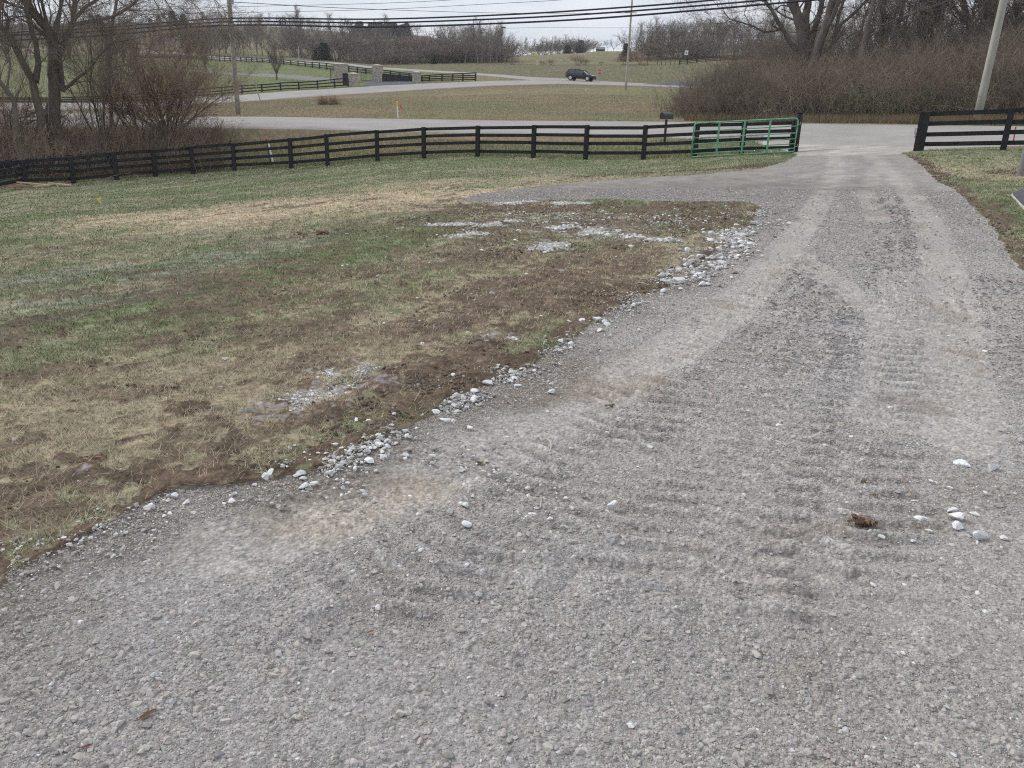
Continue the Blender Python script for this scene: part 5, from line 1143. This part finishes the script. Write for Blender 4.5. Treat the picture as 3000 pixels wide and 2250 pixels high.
def tree(kind, P, h, label, group=None, far=True, i=None, sx=1.0, name=None, cat=None, parts=True):
    i = rnd.randrange(3) if i is None else i; me = get_var(kind, i, far)
    nm = name or {'cedar': 'cedar_tree', 'bush': 'shrub', 'vase': 'pear_tree'}.get(kind, 'bare_tree')
    root = bpy.data.objects.new(nm, None); COL.objects.link(root); root.location = tuple(P); s = h/ZM[(kind, i, far)]
    root.scale = (s*sx, s*sx, s); root.rotation_euler = (0, 0, rnd.random()*6.28); tag(root, label, cat or ('shrub' if kind == 'bush' else 'tree'), group)
    for d, n2 in zip(me, ('trunk', 'crown') if kind != 'bush' else ('stems', 'twigs')):
        o = bpy.data.objects.new(n2, d); COL.objects.link(o); o.parent = root
    return root
def hfor(P, top): return top_height(P, top)
def ptree(kind, px, pybase, top, d, label, group=None, **k):
    P = onp(px, pybase, d) if d else gnd([px], [pybase])[0]; return tree(kind, P, max(hfor(P, top), .6), label, group, **k)

# lawn pears
GP = 'vase shaped pear trees on the horse farm lawn'
ptree('vase', 811, 235, 118, None, 'vase shaped bare pear tree alone on the lawn right of the utility pole', GP, far=False, i=0, sx=1.05)
ptree('vase', 603, 212, 80, None, 'vase shaped bare pear tree left of the utility pole, right of a close pair', GP, far=False, i=1)
ptree('vase', 553, 192, 88, None, 'vase shaped bare pear tree left of the utility pole, left of a close pair', GP, far=False, i=2)
ptree('vase', 400, 190, 105, None, 'dark pear tree seen through the shrub twigs, right of two', GP, far=False, i=0)
ptree('vase', 363, 190, 108, None, 'dark pear tree seen through the shrub twigs, left of two', GP, far=False, i=1)
ptree('vase', 22, 183, 75, None, 'bare tree on the lawn at the far left frame edge', GP, far=False, i=2)
ptree('vase', 205, 183, 85, None, 'bare tree on the lawn hidden behind the big trunks', GP, far=False, i=1)
# named trees of the middle distance
ptree('cedar', 950, 176, 126, 205, 'broad dark green cedar before the wood left of the stone gateway', i=0, far=True, sx=2.3)
ptree('cedar', 925, 176, 148, 200, 'small dark cedar at the left foot of the broad cedar', i=1, sx=1.6)
ptree('cedar', 1662, 160, 132, 330, 'round dark cedar on the skyline above the car', i=0, sx=2.6)
ptree('cedar', 1700, 157, 118, 345, 'dark ragged conifer on the skyline right of the round cedar', i=1, sx=2.1)
ptree('cedar', 1832, 188, 128, 200, 'dark cedar just behind the pale meadow pole', i=1, sx=1.6)
ptree('cedar', 1270, 190, 168, 202, 'low dark evergreen bush at the foot of the roadside wood', i=2, sx=2.4)
t_ = ptree('tall', 988, 186, 148, 196, 'whitish barked sapling clump behind the left stone pillar', i=0)
for ch in t_.children:
    ch.data = ch.data.copy(); ch.data.materials.clear(); ch.data.materials.append(mat('white_bark', (.5,.49,.46), .9))
GS = 'bare trees along the skyline and wood edge'
spec = [('tall',1060,190,62,205),('tall',1085,190,72,210),('tall',1098,190,38,214),('tall',1300,190,72,205),('tall',1288,190,84,212),('round',1345,190,88,205),('tall',1362,190,68,200),('tall',1412,190,50,200),('tall',1400,190,70,196),('round',1436,190,62,195),('tall',1455,190,60,198),('round',1480,190,90,196),('round',1500,188,100,196),('round',1420,190,75,205),('tall',1380,190,80,206),
 ('tall',890,184,12,215),('tall',868,184,45,222),('tall',905,184,30,218),('tall',850,182,35,222),('tall',982,186,35,214),('tall',1000,186,50,216),('round',770,178,40,240),('tall',755,178,38,240),('round',805,180,55,232),('round',930,184,48,222),('tall',1030,188,60,215),('round',1130,190,95,212),('round',1180,190,100,215),('round',1230,190,95,210),
 ('round',1530,162,112,335),('tall',1545,162,108,338),('tall',1562,162,112,338),('tall',1580,162,106,336),('round',1600,161,108,338),('tall',1622,160,105,338),('round',1640,160,104,338),('tall',1660,160,100,340),('round',1680,158,104,342),('round',1722,156,118,345),('round',1738,153,112,346),('round',1780,151,114,352),('round',1797,151,112,352),('tall',1632,160,110,345),('tall',1612,160,116,342),('round',1728,155,120,350),
 ('round',1842,190,78,200),('tall',1860,190,62,200),('round',1885,190,70,205),('round',1900,188,58,206),('tall',1925,185,44,210),('round',1940,185,48,208),('tall',1965,185,62,215),('round',1985,185,60,210),('tall',2010,180,50,215),('round',2040,178,40,214),('tall',2062,176,48,218),('round',2090,176,60,216),('tall',2115,174,45,218),('round',2150,174,58,216),('tall',2175,172,46,220),('round',2200,172,50,214),('tall',2225,170,30,218),('tall',2250,170,20,214),('round',2270,170,40,212),('tall',2290,170,10,210),('tall',2310,170,20,206),('round',2420,180,40,190),('tall',2450,180,-10,185),('tall',2485,180,0,185)]
side = lambda px: 'above the stone gateway' if 960 < px < 1240 else 'right of the tall dark pole' if 1360 < px < 1520 else 'in the wood left of the stone gateway' if px < 960 else 'on the far skyline above the car' if px < 1810 else 'in the grove right of the meadow pole' if px < 2330 else 'behind the big forked tree'
for i, (kd, px, b, t, d) in enumerate(spec):
    sd2 = side(px); slim = 'slim tall bare tree ' if kd == 'tall' else 'spreading bare tree '
    ptree(kd, px, b, t, d, slim + sd2, 'bare trees ' + sd2, i=i % 3, sx=rnd.uniform(.8, 1.15)*(1.15 if kd == 'tall' else 1))
for px, b, t, d, lb in [(1615,190,172,186,'low reddish shrub on the bank left of the dark car'),(1693,189,160,185,'reddish shrub above the car on the field edge'),(1712,189,170,186,'small reddish shrub right of the one above the car'),(1830,189,152,182,'dark shrub at the foot of the grove behind the pole'),(1877,187,142,180,'rounded reddish shrub right of the meadow pole'),(1590,190,176,187,'low dry shrub by the white marker post'),(1760,190,178,186,'low dry shrub midway along the bank'),(1500,190,166,190,'grey shrub at the right end of the wood')]:
    ptree('bush', px, b, t, d, lb, 'shrubs along the far bank', i=rnd.randrange(3), sx=1.7, far=True)
# hill top buildings
def barn(px0, px1, base, top, d, label, wcol, rcol, name='barn', depth=9):
    A = onp(px0, base, d); B = onp(px1, base, d); zb = (at((px0+px1)/2, base, d))[2]; A[2] = B[2] = zb; h = top_height(A, top); root = empty(name, (A+B)/2, label, 'building'); q = B-A; n = np.array([-q[1], q[0], 0]); n /= np.linalg.norm(n); n *= -1 if n[1] < 0 else 1
    mb = MB(); mb.prism([A-[0,0,3], B-[0,0,3], B+[0,0,h*.55], A+[0,0,h*.55]], 0, n*depth); put(mb, 'wall', mat(name+'_wall', wcol, .8, nscale=.5, namp=.1), root)
    e = q*.03; mb = MB(); mid = n*depth/2; P0 = [A-e-n*.4+[0,0,h*.5], A-e+mid+[0,0,h], A-e+n*(depth+.4)+[0,0,h*.5]]; mb.prism(P0, 0, q+2*e); put(mb, 'roof', mat(name+'_roof', rcol, .7), root)
    for s in (.25,.6): mb = MB(); mb.box(A+q*s-n*.06+[0,0,h*.22], (np.linalg.norm(q)*.12,.1,h*.35), q/np.linalg.norm(q), n/np.linalg.norm(n)); put(mb, 'door' if s < .5 else 'window', M_BLACK, root)
barn(712, 740, 86, 74, 430, 'long dark roofed barn with a pale end wall on the wooded ridge', (.35,.33,.31), (.04,.045,.05))
barn(1746, 1772, 153, 135, 356, 'low grey barn on the skyline hill above the car', (.16,.15,.14), (.14,.16,.17))
barn(458, 506, 148, 112, 330, 'white farmhouse half hidden by trees on the left hillside', (.62,.64,.66), (.2,.2,.22), 'farmhouse')

# far off woods as one mass
def far_wood():
    g = np.random.RandomState(5); vs, fs, b = [], [], 0; base = [variant('round', 900), variant('tall', 901), variant('round', 902), variant('bush', 903)]
    lows = []; zm = []
    for S, T in base:
        S2 = S[S[:, 6] > .02]; S2 = S2[g.permutation(len(S2))[:230]]; T2 = T[g.permutation(len(T))[:430]]; T2 = T2.copy(); T2[:, 6] *= 2.2; T2[:, 7] *= 1.8; A = np.concatenate([S2, T2]); lows.append(segmesh(A, 3)); zm.append(np.quantile(A[:, 5], .985))
    spots = []
    def zone(n, px0, px1, d0, d1, h0, h1, kinds=(0,1,2)):
        for _ in range(n): spots.append((px0+(px1-px0)*g.rand(), d0+(d1-d0)*g.rand(), h0+(h1-h0)*g.rand(), kinds[g.randint(len(kinds))]))
    zone(130, -350, 420, 225, 300, 5, 8); zone(60, -350, 420, 300, 420, 6, 8); zone(60, -350, 700, 420, 600, 5, 8)
    zone(46, 420, 960, 268, 320, 5, 7.5); zone(50, 420, 1000, 320, 430, 4, 6.5); zone(40, 630, 1050, 238, 262, 5, 8)
    zone(60, 620, 1240, 420, 600, 5, 8); zone(70, 860, 1480, 212, 235, 3.5, 6.5, (3, 0)); zone(55, 1050, 1480, 203, 215, 2, 5, (3,)); zone(60, 1000, 1480, 235, 330, 5, 9)
    zone(34, 1520, 1720, 340, 375, 3, 5.5, (1, 3)); zone(80, 1850, 2400, 205, 280, 6, 9); zone(26, 2300, 3350, 150, 220, 7, 10); zone(24, 2750, 3350, 110, 150, 9, 12); zone(50, 1845, 2350, 196, 215, 3, 5, (3,))
    for px, d, h, k in spots:
        if 1130 < px < 1290 and 260 < d < 440: continue
        P = on(px, d); V, F = lows[k]; a = g.rand()*6.28; s = h/zm[k]; sx = s*(1.0+.5*g.rand()) * (1.5 if k == 3 else 1)
        V2 = np.stack([(V[:, 0]*math.cos(a)-V[:, 1]*math.sin(a))*sx, (V[:, 0]*math.sin(a)+V[:, 1]*math.cos(a))*sx, V[:, 2]*s], 1) + P
        vs.append(V2); fs.append(F+b); b += len(V2)
    o = npmesh('far_wood', np.concatenate(vs), np.concatenate(fs), M_FAR); tag(o, 'dense bare grey brown wood covering the far hillsides', 'wood', kind='stuff')
    # evergreens on the ridge
    S, T = variant('cedar', 950); T = T[:1300].copy(); T[:, 6] *= 2.2; V, F = segmesh(T, 3); vs, fs, b = [], [], 0
    for px in list(np.linspace(1045, 1195, 26)) + list(g.rand(7)*300+300):
        d = (415+40*g.rand()) if px > 1000 else 470+60*g.rand(); P = on(px, d); s = .42+.32*g.rand(); vs.append(V*[s*1.9, s*1.9, s]+P); fs.append(F+b); b += len(V)
    o = npmesh('ridge_evergreens', np.concatenate(vs), np.concatenate(fs), mat('ridge_green', (.06,.078,.06), .95, nscale=.05, namp=.3)); tag(o, 'distant dark green pines massed along the ridge', 'wood', kind='stuff')
far_wood()

# thickets
def thicket(name, label, cells, m_a, m_b, seed, leafy=0, lw=.007):
    """cells: (x, y, z, height, count): stems rise from each cell"""
    g = np.random.RandomState(seed); P = []; H_ = []
    for x, y, z, h, n in cells: P += [(x+g.randn()*.6, y+g.randn()*.6, z-.05)]*1 and [(x+g.randn()*.7, y+g.randn()*.7, z-.05) for _ in range(n)]; H_ += [h]*n
    P = np.array(P); H_ = np.array(H_)*(.35+.75*g.rand(len(P))); n = len(P); segs = []
    d = np.stack([g.randn(n)*.38, g.randn(n)*.38, np.ones(n)], 1); d /= np.linalg.norm(d, axis=1)[:, None]; p = P.copy(); r = lw*(1.0+1.2*g.rand(n))
    K = 5; nodes = []
    for k in range(K):
        d = d + g.randn(n, 3)*.16 + np.array([0,0,-.02*k]); d /= np.linalg.norm(d, axis=1)[:, None]; q = p + d*(H_/K)[:, None]*1.12; segs.append(np.concatenate([p, q, (r*(1-.16*k))[:, None], (r*(1-.16*(k+1)))[:, None]], 1)); nodes.append((q, d.copy())); p = q
    A = np.concatenate(segs); tw = []
    for k in range(K):
        q, dd = nodes[k]
        for rep in range(3 if k > 0 else 2):
            e = dd + g.randn(n, 3)*.7; e[:, 2] += .15; e /= np.linalg.norm(e, axis=1)[:, None]; Ln = (H_*(.10+.22*g.rand(n)))[:, None]; q2 = q + e*Ln; tw.append(np.concatenate([q, q2, np.full((n,1), lw*.75), np.full((n,1), lw*.3)], 1))
    V, F = segmesh(np.concatenate([A]+tw), 3); o = npmesh(name, V, F, m_a); tag(o, label, 'brush', kind='stuff'); 
    return o
g = np.random.RandomState(77)
def cells_of(pxr, dr, n, hf, cnt):
    out = []
    for _ in range(n):
        px = pxr[0]+(pxr[1]-pxr[0])*g.rand(); u = g.rand(); d0, d1 = dr(px); d = d0+(d1-d0)*u; P = on(px, d); h = hf(px, u)
        if h > .2: out.append((P[0], P[1], P[2], h, cnt))
    return out
def r_h(px, u):
    f = np.interp(px, [2005,2040,2100,2200,2300,2380,2480,2600,2750,2900,3000,3400], [.7,1.8,2.7,3.3,3.9,4.2,4.4,4.4,4.7,5.0,5.2,5.2])
    return f*(.5+.6*u)*(.55+.95*float(fbm(np.array([px/70.]), np.array([u*2.]), 3, 500)[0]))
CR = cells_of((2010,3380), lambda px: (np.interp(px, [2010,2060,2150,2400,2500,2700,3000,3400],[53,50.5,49.5,49,48,47,47,47]), np.interp(px, [2010,2150,3000,3400],[60,70,70,70])), 1500, r_h, 15)
M_TH = mat('thicket_twigs', (.222,.182,.148), .95, nscale=.3, namp=.38, spec=.05)
thicket('brush_thicket', 'dense reddish brown bare thicket beyond the road at right', CR, M_TH, None, 31, lw=.0078)
# green briar leaves low in the thicket
def briar(pxr, dr, n, zr, name, label, m, sz=.04):
    g = np.random.RandomState(9+n); c = []
    cl = [(pxr[0]+(pxr[1]-pxr[0])*g.rand(), dr[0]+(dr[1]-dr[0])*g.rand(), zr*g.rand()) for _ in range(26)]
    Q = []
    for _ in range(n):
        a = cl[g.randint(len(cl))]; P = on(a[0]+g.randn()*18, a[1]+g.randn()*1.0); Q.append(P+[0,0,max(.05, a[2]+g.randn()*.35)])
    Q = np.array(Q); nrm = g.randn(n, 3); nrm /= np.linalg.norm(nrm, axis=1)[:, None]; u = np.cross(nrm, [0,0,1.0]); u /= np.linalg.norm(u, axis=1)[:, None]+1e-6; v = np.cross(nrm, u); s = (sz*(.6+.8*g.rand(n)))[:, None]
    V = np.stack([Q-u*s, Q+v*s*.6, Q+u*s, Q-v*s*.6], 1).reshape(-1, 3); F = np.arange(n*4).reshape(-1, 4); o = npmesh(name, V, F, m); tag(o, label, 'leaves', kind='stuff')
briar((2430,3000), (46.5,50), 6500, 1.3, 'briar_leaves', 'patches of small green briar leaves low in the right thicket', M_LEAF)
def tallgrass(pxr, d0f, d1f, n, hr, label, seed, col=(.30,.22,.14)):
    g = np.random.RandomState(seed); px = pxr[0]+(pxr[1]-pxr[0])*g.rand(n); az = ray(px, np.full(n, 300.))[0]; u = g.rand(n); d = d0f(px)+(d1f(px)-d0f(px))*u; X, Y = np.sin(az)*d, np.cos(az)*d; Z = hgt(X, Y)
    h = hr*(.4+.8*g.rand(n)); a = g.rand(n)*6.28; w_ = np.maximum(.004, .00018*d); l = g.randn(n, 2)*.35
    V = np.stack([np.stack([X-np.cos(a)*w_, Y-np.sin(a)*w_, Z], 1), np.stack([X+np.cos(a)*w_, Y+np.sin(a)*w_, Z], 1), np.stack([X+l[:, 0]*h, Y+l[:, 1]*h, Z+h], 1)], 1).reshape(-1, 3)
    c = np.repeat(C(*col)*(.55+.8*g.rand(n))[:, None]*(.9+.2*g.rand(n, 3)), 3, 0); o = npmesh('dry_grass', V, np.arange(n*3).reshape(-1, 3), M_GRASSV, col=c); tag(o, label, 'grass', kind='stuff')
n2 = lambda px: np.interp(ray(px, np.full(len(px), 300.))[0], FEATS[2][0], FEATS[2][1])
tallgrass((2010,3300), lambda px: n2(px)+1.2, lambda px: n2(px)+8, 60000, .38, 'tall dry grass at the foot of the right thicket', 41, (.21,.165,.105))
tallgrass((480,2400), lambda px: n2(px)+.6, lambda px: n2(px)+40, 90000, .07, 'rough dry meadow grass between the two roads', 42, (.31,.26,.17))
fdn = lambda px: np.interp(ray(px, np.full(len(px), 300.))[0], FEATS[0][0], FEATS[0][1])
tallgrass((-100,2250), lambda px: fdn(px)+.1, lambda px: fdn(px)+6, 60000, .12, 'dry and green verge grass just behind the board fence', 43, (.22,.21,.11))

# left brush behind the fence
def l_h(px, u): return np.interp(px, [-300,0,150,300,380,480,560,640,700], [3.0,2.7,2.4,2.1,2.2,2.2,1.7,1.0,.3])*(.45+.6*u)*(.7+.6*g.rand())
CL = cells_of((-300,700), lambda px: (38.6, 46), 300, l_h, 9)
thicket('roadside_brush', 'tangled bare brush growing behind the left end of the board fence', CL, mat('brush_twigs', (.235,.18,.14), .95, nscale=.5, namp=.3, spec=.05), None, 32, lw=.006)
tallgrass((-200,640), lambda px: px*0+38.2, lambda px: px*0+46, 26000, .5, 'dry weeds in the ditch behind the left fence', 44, (.18,.14,.09))

# big multi stem shrub in front of the roads
def big_shrub(px, py, d, label, n, h, spread, seed, tw=5200):
    P = onp(px, py, d); g = np.random.RandomState(seed); S = []; root = empty('shrub', P, label, 'shrub')
    for k in range(n):
        a = g.rand()*6.28; rr = g.rand()**.6; st = P + [math.cos(a)*rr*.35, math.sin(a)*rr*.3, -.1]
        grow(S, st, (math.cos(a)*rr*spread, math.sin(a)*rr*spread, 1), h*(.6+.5*g.rand()), .035*(.5+g.rand()), 0, 2, g, .5, .02, 2, 5, .13, .5, .004)
    A = np.array(S); th = A[A[:, 6] > .012]; V, F = segmesh(th, 5); npmesh('stems', V-P, F, M_BARKD, parent=root)
    B = np.concatenate([A[A[:, 6] <= .012], fanout(S, tw, g, .55, .0045)]); V, F = segmesh(B, 3); npmesh('twigs', V-P, F, M_TWR, parent=root)
big_shrub(495, 382, 46.2, 'large reddish brown bare shrub leaning over the road behind the fence', 34, 3.3, 1.3, 51, 10000)
big_shrub(418, 385, 45.0, 'slimmer bare shrub left of the large reddish one', 12, 3.8, .6, 52, 1000)
big_shrub(300, 395, 44.0, 'pale stemmed sapling clump between the big trunks and the shrub', 9, 4.6, .35, 53, 900)
big_shrub(965, 311, 78, 'low dark bramble clump in the meadow bank', 26, .55, 4.5, 54, 2600)
big_shrub(20, 440, 42.0, 'bare sapling clump at the left frame edge', 10, 3.6, .5, 55, 900)

# hand placed large trees: limbs drawn through photo points at a distance
def bigtree(basepx, basepy, d, label, limbs, seed, nch=3, ltw=5000, twl=.8, tr=.006, bark=None, name='large_bare_tree', subL=2.6, up=.05, mx=2, zfall=0.0):
    P = onp(basepx, basepy, d); g = np.random.RandomState(seed); root = empty(name, P, label, 'tree'); mb = MB(); S = []
    for li, (pts, w0, w1) in enumerate(limbs):
        dd = g.uniform(-.8, .8) if li else 0; W = []
        for i, q in enumerate(pts):
            if q == 'base': W.append(P - [0,0,.25]); continue
            f = 0 if i < (2 if li == 0 else 1) else dd*(i/len(pts))*1.6
            dq = d + f + (q[2] if len(q) > 2 else 0); W.append(at(q[0], q[1], dq))
        # refine with a little wander
        R_ = []
        for i in range(len(W)-1):
            for t in (0, .25, .5, .75):
                j = (0 if t == 0 else 1)*.03*np.linalg.norm(W[i+1]-W[i]); R_.append(W[i]*(1-t)+W[i+1]*t + g.randn(3)*j*.5)
        R_.append(W[-1]); k = len(R_); rad = [w0+(w1-w0)*(i/(k-1))**.8 for i in range(k)]
        if pts[0] == 'base': rad[0] *= 1.5; rad[1] *= 1.15
        mb.tube(R_, rad, 9)
        for i in range(3 if pts[0] == 'base' else 1, k):
            for c in range((nch if i > k*.5 else min(nch, 1)) if g.rand() < (.75 if i > k*.4 else .3) else 0):
                t = R_[min(i, k-1)]-R_[i-1]; t /= np.linalg.norm(t); a = g.randn(3); a -= t*np.dot(a, t); a /= np.linalg.norm(a); q = t*.75 + a*.8
                grow(S, R_[i], q, subL*(.5+.7*g.rand())*(.45+.55*i/k), max(rad[i]*.30, .012), 0, mx, g, .6, up, 2, 4, .17, .55, .005)
        t = R_[-1]-R_[-2]
        for c in range(2): grow(S, R_[-1], t/np.linalg.norm(t)+g.randn(3)*.3, subL*1.1, w1*.7, 0, mx, g, .55, up, 2, 5, .16, .6, .005)
    put(mb, 'trunk', bark or M_BARK, root, True)
    B = np.concatenate([np.array(S), fanout(S, ltw, g, twl, tr*.8)]); V, F = segmesh(B, 3); npmesh('crown', V-P, F, M_TWIG, parent=root)
bigtree(157, 370, 43, 'big forked bare tree behind the left fence with a thick leaning trunk', [
  (['base',(160,270),(155,205),(157,135),(140,85),(105,45),(78,10),(60,-40)], .27,.15),
  ([(181,268),(178,222),(173,170),(190,120),(215,65),(220,0),(225,-45)], .15,.09),
  ([(183,268),(225,230),(265,200),(300,152),(330,126),(385,116)], .085,.03),
  ([(214,72),(270,62),(330,50),(372,25),(402,0),(440,-35)], .09,.05),
  ([(145,92),(128,30),(116,-30)], .09,.05), ([(150,110),(168,55),(182,5),(190,-30)], .08,.05), ([(215,60),(245,25),(290,-5),(330,-35)], .09,.05), ([(172,170),(165,100),(178,40),(176,-30)], .06,.04),
  ([(40,60,-3),(60,-10,-3)], .05,.02) , ([(160,290),(150,330),(157,372)], .25,.30)], 61, ltw=1500, nch=2)
bigtree(116, 375, 42, 'bare tree with twin crooked trunks left of the big forked one', [
  (['base',(110,300),(95,232),(60,170),(32,112),(0,74),(-50,40)], .19,.09), ([(104,240),(112,190),(107,140),(86,62),(74,0),(70,-30)], .14,.07), ([(20,92),(26,55),(8,28),(-20,0)], .07,.04)], 62, ltw=900, nch=2)
bigtree(46, 388, 41, 'slim leaning bare tree at the far left frame edge', [(['base',(40,292),(0,240),(-60,190)], .12,.07), ([(20,265),(30,190),(20,120)], .05,.02)], 63, ltw=900)
bigtree(292, 442, 40.5, 'pale thin sapling rising behind the left fence, right of two', [(['base',(278,400),(262,300),(255,220),(262,150)], .055,.02)], 64, ltw=900, subL=1.6)
bigtree(312, 440, 40.7, 'pale thin sapling rising behind the left fence beside its twin', [(['base',(304,400),(300,330),(312,260),(330,200)], .05,.018)], 65, ltw=900, subL=1.6)
# drooping limbs coming in from the top left
bigtree(330, 372, 49, 'bare tree with limbs drooping in from the top left', [
  (['base',(322,280),(318,160),(330,60),(360,-60)], .10,.07), ([(345,-20),(420,-60),(470,-20),(505,30),(545,75)], .05,.015), ([(400,-60),(500,-60),(560,0),(600,48)], .04,.012), ([(470,-70),(580,-50),(640,10),(662,35)], .035,.01), ([(360,-50),(440,-20),(470,35),(520,60)], .04,.012), ([(345,0),(400,40),(450,60)], .03,.01)], 66, ltw=2200, subL=1.6, up=-.05)

RB = mat('purplish_bark', (.155,.132,.12), .95, nscale=4, namp=.3, bump=.5, bscale=12, stretch=(1,1,.25), spec=.1)
bigtree(2360, 322, 62, 'huge forked bare tree rising out of the right thicket', [
  (['base',(2362,220),(2352,150),(2350,100),(2338,50),(2320,-5),(2308,-50)], .50,.22),
  ([(2360,175),(2358,110),(2360,50),(2368,0),(2375,-45)], .34,.20), ([(2366,160),(2385,90),(2405,25),(2416,-40)], .22,.14), ([(2338,60),(2330,20),(2345,-20)], .12,.07),
  ([(2358,190),(2322,135),(2300,95),(2278,62),(2262,30),(2240,0),(2215,-30)], .18,.09), ([(2290,84),(2262,92),(2238,94),(2205,76),(2165,64),(2138,56),(2125,40)], .085,.03), ([(2272,50),(2262,75),(2280,85)], .05,.04), ([(2225,86),(2195,70),(2180,40),(2185,15)], .04,.015),
  ([(2150,60),(2120,68),(2092,68)], .03,.012), ([(2318,20),(2290,15),(2270,28)], .06,.03)], 71, nch=1, ltw=1500, bark=RB, tr=.009, subL=2.6)
bigtree(2378, 322, 60.5, 'dark bare tree with two leaning stems just right of the huge forked one', [
  (['base',(2378,210),(2400,130),(2425,60),(2440,0),(2450,-40)], .32,.22), ([(2414,100),(2440,50),(2458,0),(2470,-40)], .16,.10), ([(2440,112),(2465,70),(2500,40),(2535,5),(2570,-30)], .12,.08), ([(2440,130),(2452,70),(2462,30),(2480,-20)], .12,.08), ([(2385,190),(2402,160),(2416,150)], .1,.05)], 72, nch=1, ltw=1300, bark=RB, tr=.009)
bigtree(2515, 325, 58, 'slanting bare tree midway above the right thicket', [(['base',(2520,180),(2538,90),(2556,20),(2568,-40)], .17,.12), ([(2545,72),(2590,73),(2622,58),(2660,45),(2700,25),(2750,12),(2790,0)], .06,.02), ([(2560,60),(2580,10),(2590,-30)], .10,.07), ([(2525,85),(2480,110),(2450,135)], .05,.03)], 73, nch=1, ltw=900, bark=RB, tr=.009)
bigtree(2618, 325, 60, 'slender bare tree right of the slanting one above the thicket', [(['base',(2612,200),(2628,80),(2645,20),(2660,-40)], .14,.09), ([(2630,70),(2670,40),(2720,5),(2770,15),(2765,60)], .06,.02)], 74, nch=1, ltw=800, bark=RB, tr=.009)
bigtree(2745, 325, 62, 'slender bare tree midway between the slanting tree and the pale pole', [(['base',(2750,180),(2762,40),(2772,-40)], .15,.10)], 75, nch=2, ltw=900, bark=RB, tr=.009)
bigtree(2858, 325, 63, 'thick dark bare tree just left of the pale leaning pole', [(['base',(2860,160),(2848,90),(2828,40),(2808,-40)], .30,.18), ([(2862,160),(2880,80),(2900,20),(2925,-40)], .24,.15), ([(2845,80),(2820,60),(2790,10),(2780,-30)], .12,.08)], 76, nch=3, ltw=2500, bark=RB, tr=.009)
bigtree(2960, 325, 60, 'thick dark bare tree at the top right frame edge', [(['base',(2955,160),(2965,60),(2990,-40)], .26,.18), ([(2965,90),(3010,30),(3050,-30)], .14,.1), ([(2960,100),(2935,30),(2940,-40)], .14,.1)], 77, nch=3, ltw=2500, bark=RB, tr=.009)
for i, (px, dd, hh) in enumerate([(2565,66,9),(2600,70,10),(2660,68,10),(2690,72,11),(2720,66,10),(2785,68,11),(2810,72,12),(2890,70,12),(2925,68,12),(2990,72,13),(2470,75,10),(2500,72,9.5),(2640,75,12),(2830,66,10),(3040,68,12),(2530,76,11),(2580,60,8),(2700,62,8),(2770,60,7.5),(2680,64,9),(2870,60,9)]):
    P = on(px, dd); tree('tall', P, hh, 'slim bare tree in the screen standing up out of the right thicket', 'slim bare trees in the right thicket', far=False, i=i % 3, sx=1.25)

# ---------------------------------------------------------------- air
def haze():
    mb = MB(); mb.box((0, 0, 36), (1900, 1900, 84)); m = bpy.data.materials.new('thin_haze'); m.use_nodes = True; t = m.node_tree; t.nodes.clear()
    o = t.nodes.new('ShaderNodeOutputMaterial'); v = t.nodes.new('ShaderNodeVolumePrincipled'); v.inputs['Color'].default_value = (.93, .95, 1, 1); v.inputs['Density'].default_value = .00025; v.inputs['Anisotropy'].default_value = .2
    t.links.new(v.outputs[0], o.inputs['Volume']); ob = mb.build('haze', m); tag(ob, 'thin pale winter haze over the valley', 'haze', kind='stuff')
haze()
